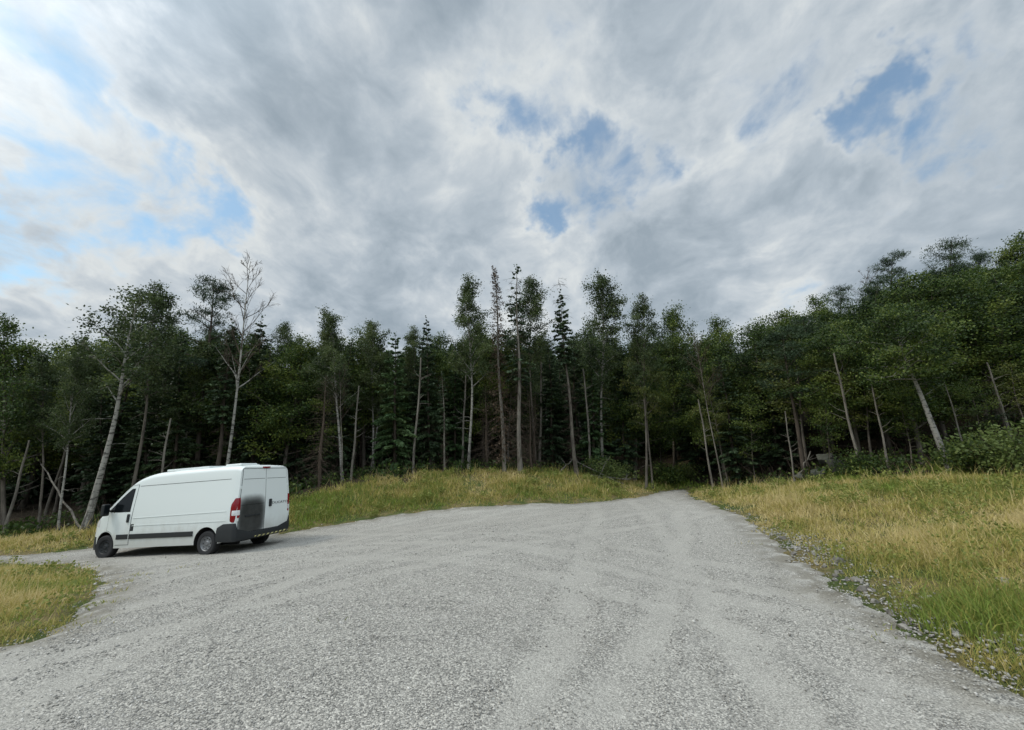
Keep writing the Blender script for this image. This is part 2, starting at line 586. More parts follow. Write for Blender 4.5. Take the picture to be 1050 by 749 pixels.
def tz1(x, y):
    return float(tz(x, y)[0])


def ground(u, v, ymax=60.0):
    """first hit of the sight line through a photo pixel with the terrain"""
    d = at(u, v, 1.0) - np.array([0, 0, EYE])
    s = np.geomspace(1.5, ymax, 700)
    z = tz(d[0] * s, d[1] * s)
    below = (EYE + d[2] * s) < z
    i = int(np.argmax(below)) if below.any() else len(s) - 1
    return np.array([d[0] * s[i], d[1] * s[i], z[i]])


def inside(px, py, poly):
    px, py = np.asarray(px, float), np.asarray(py, float)
    r = np.zeros(px.shape, bool)
    j = len(poly) - 1
    for i in range(len(poly)):
        xi, yi = poly[i]
        xj, yj = poly[j]
        c = ((yi > py) != (yj > py)) & (px < (xj - xi) * (py - yi) / (yj - yi + 1e-12) + xi)
        r ^= c
        j = i
    return r


def poly_dist(px, py, poly):
    px, py = np.asarray(px, float), np.asarray(py, float)
    best = np.full(px.shape, 1e9)
    for i in range(len(poly)):
        a = np.array(poly[i - 1])
        b = np.array(poly[i])
        ab = b - a
        t = np.clip(((px - a[0]) * ab[0] + (py - a[1]) * ab[1]) / (ab @ ab + 1e-12), 0, 1)
        best = np.minimum(best, np.hypot(px - a[0] - t * ab[0], py - a[1] - t * ab[1]))
    return best


# outline of the gravel lot (photo pixels -> ground), then closed round behind the camera
_edge = [(0, 663), (30, 655), (60, 640), (82, 616), (97, 600), (92, 588), (60, 580), (0, 579)]
GP = [tuple(ground(u, v)[:2]) for u, v in _edge]
GP += [(-30, 12.5), (-30, 15.2)]
GP += [tuple(ground(u, v)[:2]) for u, v in [(0, 570), (50, 567), (95, 562)]]
GP += [tuple(vw(5.9, -1.6)[:2]), tuple(vw(2.5, -2.2)[:2])]
GP += [tuple(at(u, v, Y)[:2]) for u, v, Y in [(297, 545, 16), (370, 533, 17), (450, 522, 18), (520, 517.5, 18.5), (600, 516, 19), (650, 511, 21), (676, 505, 24), (687, 504.5, 25),
                                              (705, 504.5, 25), (709, 507, 22), (712, 511, 19)]]
GP += [tuple(ground(u, v)[:2]) for u, v in [(745, 522), (775, 535), (800, 555), (850, 590), (900, 620), (945, 650), (1000, 690), (1050, 722)]]
GP += [(5, -1), (6, -14), (-9, -14), (-7, 0)]


def refine(poly, step, wob, seed):
    out = []
    for i in range(len(poly)):
        a, b = np.array(poly[i]), np.array(poly[(i + 1) % len(poly)])
        n = max(1, int(np.linalg.norm(b - a) / step))
        for k in range(n):
            out.append(a + (b - a) * k / n)
    o = np.array(out)
    nx = vnoise(o[:, 0], o[:, 1], 1.1, seed) * wob + vnoise(o[:, 0], o[:, 1], 4.0, seed + 1) * wob * 0.6
    ny = vnoise(o[:, 0], o[:, 1], 1.1, seed + 2) * wob + vnoise(o[:, 0], o[:, 1], 4.0, seed + 3) * wob * 0.6
    return np.stack([o[:, 0] + nx, o[:, 1] + ny], 1)


GPR = refine(GP, 0.22, 0.16, 5)
GLIST = [tuple(p) for p in GPR]
GCO = [tuple(p) for p in refine(GP, 1.0, 0.1, 5)]

FOREST_EDGE = [(-90, 20), (-42, 20), (-22, 18.8), (-17.5, 17.9), (-12, 18.8), (-8, 20.8), (-5, 22.3), (0, 23.6), (6, 25.5), (8.5, 31), (11.5, 31), (12, 21.5), (13, 17.3), (14.6, 14.8), (20, 13.6), (45, 10), (90, 8)]


def forest_y(x):
    return np.interp(x, [p[0] for p in FOREST_EDGE], [p[1] for p in FOREST_EDGE])


# --- ground sheet
def graded(lo, hi, fine_lo, fine_hi, step, far):
    a = list(np.arange(fine_lo, fine_hi, step))
    s, x = step, fine_hi
    while x < hi:
        a.append(x)
        s *= 1.25
        x += s
    a.append(hi)
    s, x = step * 1.25, fine_lo - step * 1.25
    while x > lo:
        a.insert(0, x)
        s *= 1.25
        x -= s
    a.insert(0, lo)
    return np.array(a)


gx = graded(-900, 900, -26, 27, 0.25, 1.25)
gy = graded(-900, 900, -6, 32, 0.25, 1.25)
X, Y = np.meshgrid(gx, gy)
Z = tz(X, Y)
ins = inside(X, Y, GCO)
dist = poly_dist(X, Y, GCO)
Z = Z - np.where(ins & (dist > 0.3), 0.12, 0.0)
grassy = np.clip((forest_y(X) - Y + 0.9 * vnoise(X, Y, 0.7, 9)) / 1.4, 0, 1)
mb = MB()
nx_, ny_ = len(gx), len(gy)
ii, jj = np.meshgrid(np.arange(nx_ - 1), np.arange(ny_ - 1))
a_ = (jj * nx_ + ii).ravel()
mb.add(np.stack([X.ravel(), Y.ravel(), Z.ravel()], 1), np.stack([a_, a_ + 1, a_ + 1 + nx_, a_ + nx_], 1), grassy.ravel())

mg = bpy.data.materials.new('meadow_and_forest_floor')
mg.use_nodes = True
t = NT(mg.node_tree)
bs = mg.node_tree.nodes['Principled BSDF']
pos = t.n('ShaderNodeNewGeometry').outputs['Position']
g = t.n('ShaderNodeAttribute', attribute_name='tint').outputs['Fac']
n1 = t.noise(pos, 0.9, 6, 0.6)
n2 = t.noise(pos, 22.0, 5, 0.7)
n3 = t.noise(pos, 3.5, 5, 0.65)
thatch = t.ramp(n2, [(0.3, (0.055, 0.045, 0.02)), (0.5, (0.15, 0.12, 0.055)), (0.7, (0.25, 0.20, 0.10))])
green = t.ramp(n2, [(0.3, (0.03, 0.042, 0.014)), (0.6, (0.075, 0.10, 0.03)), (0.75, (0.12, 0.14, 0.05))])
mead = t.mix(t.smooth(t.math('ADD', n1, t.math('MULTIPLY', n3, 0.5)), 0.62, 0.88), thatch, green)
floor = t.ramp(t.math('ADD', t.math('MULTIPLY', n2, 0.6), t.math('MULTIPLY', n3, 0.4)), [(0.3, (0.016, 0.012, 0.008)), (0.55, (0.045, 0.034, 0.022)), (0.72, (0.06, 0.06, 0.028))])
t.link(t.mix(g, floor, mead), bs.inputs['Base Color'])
bs.inputs['Roughness'].default_value = 0.95
bs.inputs['Specular IOR Level'].default_value = 0.1
bp = t.n('ShaderNodeBump', inp={'Strength': 0.8, 'Distance': 0.06, 'Height': n2})
t.link(bp.outputs[0], bs.inputs['Normal'])
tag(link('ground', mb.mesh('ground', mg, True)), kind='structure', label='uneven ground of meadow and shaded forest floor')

# --- gravel lot
pts = list(GLIST)
nb_ = len(pts)
gxx, gyy = np.meshgrid(np.arange(-30, 13, 0.3), np.arange(-13.8, 28, 0.3))
gxx = gxx.ravel() + RNG.uniform(-.05, .05, gxx.size)
gyy = gyy.ravel() + RNG.uniform(-.05, .05, gyy.size)
k_ = inside(gxx, gyy, GLIST) & (poly_dist(gxx, gyy, GCO) > 0.1)
pts += list(zip(gxx[k_], gyy[k_]))
res = delaunay_2d_cdt([Vector(p) for p in pts], [], [list(range(nb_))], 1, 1e-5)
gv = np.array([(p.x, p.y) for p in res[0]])
gd = poly_dist(gv[:, 0], gv[:, 1], GLIST)
gz = tz(gv[:, 0], gv[:, 1]) + np.where(gd < 0.01, -0.03, 0.02 + 0.015 * np.clip(gd / 0.5, 0, 1))


def circ3(p, q, r):
    ax, ay = p
    bx, by = q
    cx, cy = r
    d = 2 * (ax * (by - cy) + bx * (cy - ay) + cx * (ay - by))
    ux = ((ax * ax + ay * ay) * (by - cy) + (bx * bx + by * by) * (cy - ay) + (cx * cx + cy * cy) * (ay - by)) / d
    uy = ((ax * ax + ay * ay) * (cx - bx) + (bx * bx + by * by) * (ax - cx) + (cx * cx + cy * cy) * (bx - ax)) / d
    return ux, uy, math.hypot(ax - ux, ay - uy)


TRK = []
for tri in [((545, 740), (578, 650), (606, 560)), ((720, 640), (540, 590), (300, 578)), ((640, 590), (460, 558), (305, 560)),
            ((200, 640), (400, 590), (620, 548)), ((300, 600), (480, 545), (680, 512)), ((640, 700), (690, 600), (690, 520)), ((330, 562), (500, 533), (660, 525))]:
    TRK.append(circ3(*[tuple(ground(u, v)[:2]) for u, v in tri]))


def ruts(x, y):
    h = np.zeros(len(x))
    wx = x + 0.12 * vnoise(x, y, 0.4, 21)
    for (cx, cy, R) in TRK:
        dd = np.hypot(wx - cx, y - cy) - R
        for o in (0, 1.65):
            e = (dd - o)
            h += -0.022 * np.exp(-(e / 0.16) ** 2) + 0.016 * np.exp(-((np.abs(e) - 0.3) / 0.1) ** 2)
    return h * np.clip(0.8 + 0.6 * vnoise(x, y, 0.35, 33), 0, 1.3) * .7


gz += np.where(gd > 0.4, np.clip(ruts(gv[:, 0], gv[:, 1]), -0.035, 0.045), 0)
mb = MB()
mb.add(np.column_stack([gv, gz]), np.array([f for f in res[2]]), np.clip(gd / 1.1, 0, 1))

mgr = bpy.data.materials.new('crushed_stone')
mgr.use_nodes = True
t = NT(mgr.node_tree)
bs = mgr.node_tree.nodes['Principled BSDF']
pos = t.n('ShaderNodeNewGeometry').outputs['Position']
sx = t.n('ShaderNodeSeparateXYZ', inp={0: pos})
warp = t.n('ShaderNodeTexNoise', inp={'Vector': pos, 'Scale': 0.5, 'Detail': 2}).outputs['Color']
wp = t.vmath('ADD', pos, t.vmath('SCALE', t.vmath('SUBTRACT', warp, (0.5, 0.5, 0.5))))
wp.node.inputs[1].links[0].from_node.inputs['Scale'].default_value = 0.5
flat = t.vmath('MULTIPLY', wp, (1, 1, 0))
tr_ = None
for (cx, cy, R) in TRK:
    dd = t.math('SUBTRACT', t.vmath('DISTANCE', flat, (cx, cy, 0)), R)
    for o in (0, 1.65):
        e = t.math('ABSOLUTE', t.math('SUBTRACT', dd, o))
        k = t.smooth(e, 0.30, 0.10)
        tr_ = k if tr_ is None else t.math('MAXIMUM', tr_, k)
side_ = None
for (cx, cy, R) in TRK:
    dd = t.math('SUBTRACT', t.vmath('DISTANCE', flat, (cx, cy, 0)), R)
    for o in (0, 1.65):
        e = t.math('ABSOLUTE', t.math('SUBTRACT', t.math('ABSOLUTE', t.math('SUBTRACT', dd, o)), .36))
        k = t.smooth(e, 0.16, 0.03)
        side_ = k if side_ is None else t.math('MAXIMUM', side_, k)
brk = t.smooth(t.noise(pos, 0.8, 4, 0.6), 0.30, 0.55)
tr_ = t.math('MULTIPLY', tr_, brk)
big = t.noise(pos, 0.22, 4, 0.6)
mid = t.noise(pos, 1.7, 5, 0.65)
vor = t.n('ShaderNodeTexVoronoi', inp={'Vector': pos, 'Scale': 88.0, 'Randomness': 1.0})
vor2 = t.n('ShaderNodeTexVoronoi', inp={'Vector': pos, 'Scale': 150.0, 'Randomness': 1.0})
cellv = t.n('ShaderNodeSeparateColor', inp={0: vor.outputs['Color']}).outputs[0]
cell2 = t.n('ShaderNodeSeparateColor', inp={0: vor2.outputs['Color']}).outputs[1]
stone = t.ramp(cellv, [(0.0, (0.11, 0.11, 0.108)), (0.35, (0.255, 0.253, 0.245)), (0.7, (0.375, 0.37, 0.355)), (1.0, (0.62, 0.61, 0.585))])
fine = t.ramp(cell2, [(0.0, (0.19, 0.188, 0.182)), (0.5, (0.345, 0.342, 0.328)), (1.0, (0.53, 0.525, 0.505))])
dust = t.smooth(t.math('ADD', t.math('MULTIPLY', big, 0.6), t.math('MULTIPLY', mid, 0.4)), 0.40, 0.66)
f_ = t.math('MAXIMUM', t.math('MULTIPLY', tr_, 0.75), t.math('MULTIPLY', dust, 0.35))
c = t.mix(f_, stone, fine)
tone = t.ramp(t.math('ADD', t.math('MULTIPLY', mid, .5), t.math('MULTIPLY', big, .5)), [(0.34, (0.86, 0.83, 0.77)), (0.66, (0.97, 0.94, 0.875))])
c = t.mix(1.0, c, tone, 'MULTIPLY')
c = t.mix(t.math('MULTIPLY', t.math('MULTIPLY', side_, brk), .10), c, (0.17, 0.165, 0.155))
edge = t.n('ShaderNodeAttribute', attribute_name='tint').outputs['Fac']
c = t.mix(t.math('MULTIPLY', t.smooth(edge, 0.9, 0.0), t.math('MULTIPLY', t.smooth(t.noise(pos, 3.0, 5), 0.36, 0.56), 0.8)), c, (0.13, 0.115, 0.085))
t.link(c, bs.inputs['Base Color'])
bs.inputs['Roughness'].default_value = 0.88
bs.inputs['Specular IOR Level'].default_value = 0.2
hgt = t.math('ADD', t.math('MULTIPLY', t.smooth(vor.outputs['Distance'], 0.75, 0.1), t.math('SUBTRACT', 1.15, f_)), t.math('MULTIPLY', vor2.outputs['Distance'], -0.3))
hgt = t.math('ADD', hgt, t.math('MULTIPLY', cellv, 0.5))
bp = t.n('ShaderNodeBump', inp={'Strength': 0.6, 'Distance': 0.008, 'Height': hgt})
t.link(bp.outputs[0], bs.inputs['Normal'])
tag(link('gravel_lot', mb.mesh('gravel_lot', mgr, True)), kind='structure', label='crushed grey gravel parking area with tyre tracks')


def gravel_z(x, y):
    return tz(x, y) + 0.035 + np.clip(ruts(x, y), -0.035, 0.045)


# --- loose stones lying on the gravel
mst = bpy.data.materials.new('loose_stone')
mst.use_nodes = True
t = NT(mst.node_tree)
bs = mst.node_tree.nodes['Principled BSDF']
a = t.n('ShaderNodeAttribute', attribute_name='tint').outputs['Fac']
pos = t.n('ShaderNodeNewGeometry').outputs['Position']
c = t.ramp(a, [(0.0, (0.20, 0.188, 0.168)), (0.4, (0.30, 0.285, 0.255)), (0.8, (0.43, 0.41, 0.37)), (1.0, (0.67, 0.64, 0.59))])
c = t.mix(t.math('MULTIPLY', t.noise(pos, 160, 3), 0.5), c, (0.3, 0.29, 0.27))
t.link(c, bs.inputs['Base Color'])
bs.inputs['Roughness'].default_value = 0.85
OCT_V = np.array([(1, 0, 0), (-1, 0, 0), (0, 1, 0), (0, -1, 0), (0, 0, 1), (0, 0, -1), (.6, .6, .5), (-.6, .6, -.4), (.6, -.6, -.4), (-.6, -.6, .5)], float)
_bm = bmesh.new()
for p in OCT_V:
    _bm.verts.new(p)
bmesh.ops.convex_hull(_bm, input=_bm.verts)
bmesh.ops.triangulate(_bm, faces=_bm.faces)
_bm.verts.ensure_lookup_table()
_bm.verts.index_update()
ST_F = np.array([[v.index for v in f.verts] for f in _bm.faces])
ST_V = np.array([v.co[:] for v in _bm.verts])
_bm.free()


def scatter_stones(mb, x, y, z, size, sink=0.25, pale=1.0):
    n = len(x)
    ang = RNG.uniform(0, 6.28, n)
    sc = size[:, None] * np.stack([RNG.uniform(.7, 1.3, n), RNG.uniform(.5, 1.0, n), RNG.uniform(.35, .75, n)], 1)
    V = ST_V[None] * (1 + RNG.uniform(-.22, .22, (n, len(ST_V), 1))) * sc[:, None, :]
    tilt = RNG.uniform(-.6, .6, n)
    y1 = V[..., 1] * np.cos(tilt)[:, None] - V[..., 2] * np.sin(tilt)[:, None]
    z1 = V[..., 1] * np.sin(tilt)[:, None] + V[..., 2] * np.cos(tilt)[:, None]
    x2 = V[..., 0] * np.cos(ang)[:, None] - y1 * np.sin(ang)[:, None]
    y2 = V[..., 0] * np.sin(ang)[:, None] + y1 * np.cos(ang)[:, None]
    P = np.stack([x2 + x[:, None], y2 + y[:, None], z1 + (z + size * sink)[:, None]], -1)
    Fc = (ST_F[None] + (np.arange(n) * len(ST_V))[:, None, None]).reshape(-1, 3)
    mb.add(P.reshape(-1, 3), Fc, np.repeat(RNG.uniform(0, 1, n) ** 1.2 * pale, len(ST_V)))


mb = MB()
for r0, r1, n, s0, s1 in [(2.0, 4.5, 34000, .004, .0105), (4.5, 8, 30000, .005, .013), (8, 14, 12000, .008, .018), (14, 24, 3000, .012, .022)]:
    rr = np.sqrt(RNG.uniform(r0 ** 2, r1 ** 2, n))
    aa = RNG.uniform(-rad(58), rad(58), n)
    x, y = rr * np.sin(aa), rr * np.cos(aa)
    keep = inside(x, y, GLIST)
    # tyre tracks are swept finer
    dmin = np.min([np.abs(np.abs(np.hypot(x - cx, y - cy) - R - .825) - .825) for cx, cy, R in TRK], 0)
    keep &= (dmin > 0.3) | (RNG.uniform(size=n) < 0.45)
    keep &= (vnoise(x, y, 0.8, 41) + RNG.uniform(-1, 1, n)) > -0.6
    x, y = x[keep], y[keep]
    scatter_stones(mb, x, y, gravel_z(x, y), RNG.uniform(s0, s1, len(x)) * np.where(RNG.uniform(size=len(x)) < .04, 1.7, 1))
# rubble along the edges
for u0, v0, u1, v1, n, wd in [(790, 545, 945, 650, 3600, .40), (945, 650, 1050, 722, 420, .25), (745, 522, 790, 545, 350, .35)]:
    p0, p1 = ground(u0, v0), ground(u1, v1)
    f = RNG.uniform(0, 1, n)
    x = p0[0] + (p1[0] - p0[0]) * f + RNG.normal(size=n) * wd
    y = p0[1] + (p1[1] - p0[1]) * f + RNG.normal(size=n) * wd
    k = vnoise(x, y, 1.1, 81) + .5 * vnoise(x, y, 3.0, 82) > RNG.uniform(-.7, .5, n)
    x, y = x[k], y[k]
    scatter_stones(mb, x, y, tz(x, y) + .012, RNG.uniform(.008, .034, len(x)) * RNG.uniform(.4, 1.2, len(x)), .1, .62)
tag(link('loose_gravel', mb.mesh('loose_gravel', mst)), kind='stuff', label='loose crushed stones scattered over the gravel')

# --- grass
mgs = bpy.data.materials.new('meadow_grass')
mgs.use_nodes = True
t = NT(mgs.node_tree)
bs = mgs.node_tree.nodes['Principled BSDF']
out = mgs.node_tree.nodes['Material Output']
a = t.n('ShaderNodeAttribute', attribute_name='tint').outputs['Fac']
c = t.ramp(a, [(0.0, (0.58, 0.47, 0.23)), (0.2, (0.47, 0.375, 0.14)), (0.4, (0.38, 0.325, 0.092)), (0.6, (0.25, 0.265, 0.06)), (0.8, (0.14, 0.19, 0.044)), (1.0, (0.20, 0.28, 0.042))])
t.link(c, bs.inputs['Base Color'])
bs.inputs['Roughness'].default_value = 0.6
bs.inputs['Specular IOR Level'].default_value = 0.2
trn = t.n('ShaderNodeBsdfTranslucent', inp={'Color': c})
mx = t.n('ShaderNodeMixShader', inp={0: 0.35, 1: bs.outputs[0], 2: trn.outputs[0]})
t.link(mx.outputs[0], out.inputs['Surface'])


def green_bias(x, y):
    """0 dry straw .. 1 fresh green: patches that belong to places in the meadow"""
    g = 0.36 + 0.26 * vnoise(x, y, 0.45, 51) + 0.2 * vnoise(x, y, 1.3, 52)
    for (u, v, r, k) in LUSH:
        p = ground(u, v)
        g = g + k * np.exp(-(((x - p[0]) / r) ** 2 + ((y - p[1]) / r) ** 2))
    # near the trees it is greener on the right, and the mound is mixed
    g = g + np.where(x > 6, 0.02 + 0.42 * np.clip(1.6 - (forest_y(x) - y), 0, 1.6) / 1.6, 0.08)
    return g


LUSH = [(1020, 640, 0.75, 0.6), (985, 628, 0.6, 0.2), (880, 500, 1.5, 0.2), (1000, 500, 1.6, 0.25), (330, 520, 1.3, 0.35), (440, 512, 1.2, 0.25), (560, 500, 1.0, 0.1),
        (290, 535, 0.8, -0.25), (500, 500, 1.5, -0.05), (780, 515, 1.6, -0.3), (930, 560, 1.2, -0.3), (1030, 540, 1.2, -0.3), (820, 530, 1.3, -0.1), (40, 610, 0.8, 0.15), (700, 494, 2.5, 0.6)]


def blades(mb, x, y, h, w, tint, lean=0.75):
    n = len(x)
    z = tz(x, y) - 0.02
    az = RNG.uniform(0, 6.28, n)
    dx, dy = np.cos(az), np.sin(az)
    fa = RNG.uniform(0, 6.28, n)
    wx, wy = np.cos(fa) * w, np.sin(fa) * w
    l1 = lean * RNG.uniform(0.05, 0.5, n) * h
    l2 = lean * RNG.uniform(0.4, 1.7, n) * h
    h2 = np.sqrt(np.maximum((h ** 2 - (l2 * 0.75) ** 2), (0.35 * h) ** 2))
    b = np.stack([x, y, z], 1)
    m_ = b + np.stack([dx * l1, dy * l1, h2 * 0.55], 1)
    tp = b + np.stack([dx * l2, dy * l2, h2], 1)
    wv = np.stack([wx, wy, np.zeros(n)], 1)
    V = np.stack([b - wv, b + wv, m_ + wv * 0.8, m_ - wv * 0.8, tp], 1).reshape(-1, 3)
    o = (np.arange(n) * 5)[:, None]
    Q = o + np.array([[0, 1, 2, 3]])
    T = np.concatenate([o + np.array([[3, 2, 4]]), -np.ones((n, 1), int)], 1)
    mb.add(V, np.concatenate([Q, T]), np.repeat(np.clip(tint, 0, 1), 5))


def grass_ring(r0, r1, dens, hmin, hmax, wpx, amax=62):
    area = math.pi * (r1 ** 2 - r0 ** 2) * (2 * amax / 360)
    n = int(area * dens)
    rr = np.sqrt(RNG.uniform(r0 ** 2, r1 ** 2, n))
    aa = RNG.uniform(-rad(amax), rad(amax), n)
    x, y = rr * np.sin(aa), rr * np.cos(aa)
    fy = forest_y(x)
    k = y < fy + 1.2 + 1.5 * vnoise(x, y, 0.8, 71)
    x, y, rr = x[k], y[k], rr[k]
    ins = inside(x, y, GLIST)
    d = poly_dist(x, y, GCO)
    sd = np.where(ins, -d, d)
    # ragged: sparse tufts creep over the gravel edge
    p = np.clip((sd + 0.12 + 0.5 * vnoise(x, y, 1.6, 61) + .3 * vnoise(x, y, 4.5, 65)) / 0.7, 0, 1)
    patch = np.clip(1.0 + 0.7 * vnoise(x, y, 0.9, 62) + .5 * vnoise(x, y, 2.6, 66), 0.12, 1.5) / 1.3
    k = (RNG.uniform(size=len(x)) < p * patch) & (sd > -0.7)
    x, y, rr, sd = x[k], y[k], rr[k], sd[k]
    g = green_bias(x, y)
    hh = RNG.uniform(hmin, hmax, len(x)) * np.clip(0.45 + sd * 0.45, 0.3, 1) * np.clip(1 + 0.4 * vnoise(x, y, 0.5, 63), 0.5, 1.5)
    tint = g + RNG.normal(size=len(x)) * 0.19 + .16 * vnoise(x, y, 3.5, 64)
    w = np.maximum(0.0022, rr / F_PX * wpx) * RNG.uniform(0.6, 1.3, len(x))
    return x, y, hh, w, tint


mb = MB()
for args in [(2.5, 5.5, 4600, .05, .24, .26), (5.5, 9, 2500, .05, .25, .26), (9, 15, 1100, .06, .27, .28), (15, 22, 560, .07, .30, .30), (22, 31, 300, .09, .34, .32)]:
    blades(mb, *grass_ring(*args))
# flowering stalks standing above the rest
for args in [(3, 8, 60, .25, .55, .2), (8, 16, 26, .3, .6, .2), (16, 28, 14, .35, .7, .2)]:
    x, y, hh, w, tint = grass_ring(*args)
    blades(mb, x, y, hh, w * .7, np.clip(tint - .3, 0, .4), .3)
    z = tz(x, y)
for (u, v, m_) in [(143, 592, 26), (126, 600, 14), (188, 584, 9), (108, 622, 30), (115, 610, 18), (78, 645, 24), (905, 655, 10), (330, 640, 4), (770, 560, 12)]:
    p = ground(u, v)
    x, y = p[0] + RNG.normal(size=m_ * 3) * .16, p[1] + RNG.normal(size=m_ * 3) * .12
    blades(mb, x, y, RNG.uniform(.04, .14, len(x)), np.full(len(x), .004 + np.hypot(*p[:2]) * .0004), RNG.uniform(.25, .8, len(x)))
tag(link('meadow_grass', mb.mesh('meadow_grass', mgs)), kind='stuff', label='dry golden and green meadow grass')

# lush blades by the lower right edge of the gravel
mb = MB()
n = 1900
p = ground(1010, 640)
x = p[0] + 0.25 + RNG.normal(size=n) * 0.42
y = p[1] + 0.15 + RNG.normal(size=n) * 0.3
k = ~inside(x, y, GLIST) | (poly_dist(x, y, GCO) < .05)
x, y = x[k], y[k]
blades(mb, x, y, RNG.uniform(.10, .30, len(x)), RNG.uniform(.003, .007, len(x)), RNG.uniform(.5, 1.0, len(x)), .6)
tag(link('fresh_grass', mb.mesh('fresh_grass', mgs)), kind='stuff', label='fresh bright green grass clump by the gravel edge')

# low broad-leaved weeds
mw = leaf_mat('weed_leaf', (0.10, 0.13, 0.03), (0.17, 0.20, 0.045), (0.27, 0.28, 0.07))
mb = MB()
n = 0
while n < 700:
    r = math.sqrt(random.uniform(4 ** 2, 26 ** 2))
    a = random.uniform(-rad(58), rad(58))
    x, y = r * math.sin(a), r * math.cos(a)
    n += 1
    if y > float(forest_y(x)) + .5 or bool(inside(np.array([x]), np.array([y]), GCO)[0]):
        continue
    gb = float(green_bias(np.array([x]), np.array([y]))[0])
    if gb < random.uniform(.1, .7):
        continue
    hh = random.uniform(.12, .4)
    z = tz1(x, y)
    for q in range(random.randint(2, 5)):
        leaf_cloud(mb, RNG, (x + random.uniform(-.2, .2), y + random.uniform(-.2, .2), z + hh * random.uniform(.3, 1)), random.randint(16, 40), .10, .016 + .0024 * r, .8)
tag(link('meadow_weeds', mb.mesh('meadow_weeds', mw)), kind='stuff', label='low leafy weeds among the meadow grass')

# --- rocks
mrk = bpy.data.materials.new('rock')
mrk.use_nodes = True
t = NT(mrk.node_tree)
bs = mrk.node_tree.nodes['Principled BSDF']
pos = t.n('ShaderNodeNewGeometry').outputs['Position']
oi = t.n('ShaderNodeObjectInfo').outputs['Random']
n1 = t.noise(pos, 9, 7, 0.65)
c = t.ramp(t.math('ADD', t.math('MULTIPLY', n1, .7), t.math('MULTIPLY', oi, .3)), [(0.3, (0.07, 0.063, 0.053)), (0.55, (0.165, 0.152, 0.132)), (0.8, (0.33, 0.31, 0.275))])
c = t.mix(t.math('MULTIPLY', t.smooth(t.noise(pos, 4, 5), .56, .7), .6), c, (0.07, 0.085, 0.035))
t.link(c, bs.inputs['Base Color'])
bs.inputs['Roughness'].default_value = 0.9
bp = t.n('ShaderNodeBump', inp={'Strength': 0.7, 'Distance': 0.02, 'Height': n1})
t.link(bp.outputs[0], bs.inputs['Normal'])


mmo = mrk.copy()
mmo.name = 'mossy_shaded_rock'  # moss tones, with the shade under the trees also darkened into the colour
for nd in mmo.node_tree.nodes:
    if nd.type == 'VALTORGB':
        for e_, c_ in zip(nd.color_ramp.elements, [(.02, .021, .015, 1), (.045, .047, .034, 1), (.085, .085, .072, 1)]):
            e_.color = c_


def rock_mesh(seed, mrk=mrk):
    rng = np.random.default_rng(seed)
    bm = bmesh.new()
    for q in range(16):
        p = rand_dirs(rng, 1)[0] * rng.uniform(.75, 1.1)
        bm.verts.new(p)
    r = bmesh.ops.convex_hull(bm, input=bm.verts)
    bmesh.ops.delete(bm, geom=[v for v in bm.verts if not v.link_faces], context='VERTS')
    bmesh.ops.bevel(bm, geom=list(bm.edges), offset=.07, segments=2, affect='EDGES', profile=.5)
    bmesh.ops.triangulate(bm, faces=bm.faces)
    bmesh.ops.subdivide_edges(bm, edges=bm.edges, cuts=1, use_grid_fill=True)
    for v in bm.verts:
        v.co += v.co.normalized() * .07 * mnoise.noise(v.co * 2.6 + Vector((seed, 0, 0)))
    me = bpy.data.meshes.new('rock')
    bm.to_mesh(me)
    bm.free()
    me.materials.append(mrk)
    return me


ROCKS = [rock_mesh(s) for s in range(6)]
BOULDERS = [rock_mesh(s + 20, mmo) for s in range(3)]


def rock(x, y, s, label, group=None, flat=.55, sink=.1, name='rock', z=None):
    o = link(name, random.choice(BOULDERS if name == 'boulder' else ROCKS))
    o.location = (x, y, (tz1(x, y) if z is None else z) + s * flat * (.5 - sink))
    o.scale = (s * random.uniform(.8, 1.2), s * random.uniform(.6, .95), s * flat)
    o.rotation_euler = (random.uniform(-.25, .25), random.uniform(-.25, .25), random.uniform(0, 6.28))
    tag(o, label, 'rock', group)
    return o


for k in range(38):
    f = random.uniform(0, 1) ** .9
    p = ground(np.interp(f, [0, .3, .6, 1], [792, 835, 885, 950]) + random.uniform(-9, 12), np.interp(f, [0, .3, .6, 1], [549, 577, 608, 652]) + random.uniform(-7, 5))
    rock(p[0], p[1], random.uniform(.03, .085), 'small grey rock in the rubble between the gravel and the meadow', 'rocks in the rubble edge', .6, .3)
for u, v, s, lab in [(858, 577, .15, 'pale flat rock, largest in the rubble beside the gravel edge'), (840, 590, .09, 'dark tilted rock on the gravel side of the rubble'),
                     (884, 606, .10, 'rust-tinged rock halfway down the rubble edge'), (803, 553, .12, 'grey slab rock at the far end of the rubble edge'),
                     (1030, 598, .10, 'white rock showing through the dry grass at the right'), (928, 645, .07, 'dark rock at the near end of the rubble edge')]:
    p = ground(u, v)
    rock(p[0], p[1], s, lab, None, .5, .3)
for u, v, s, Yd in [(838, 482, .4, 17.9), (860, 474, .6, 18.2), (846, 466, .5, 19.2), (822, 488, .35, 18.8)]:
    p = at(u, v, Yd)
    rock(p[0], p[1], s, 'mossy grey boulder in the shade under the right-hand trees', 'boulders under the trees', .8, .1, 'boulder', max(tz1(p[0], p[1]), p[2] - s * .7))

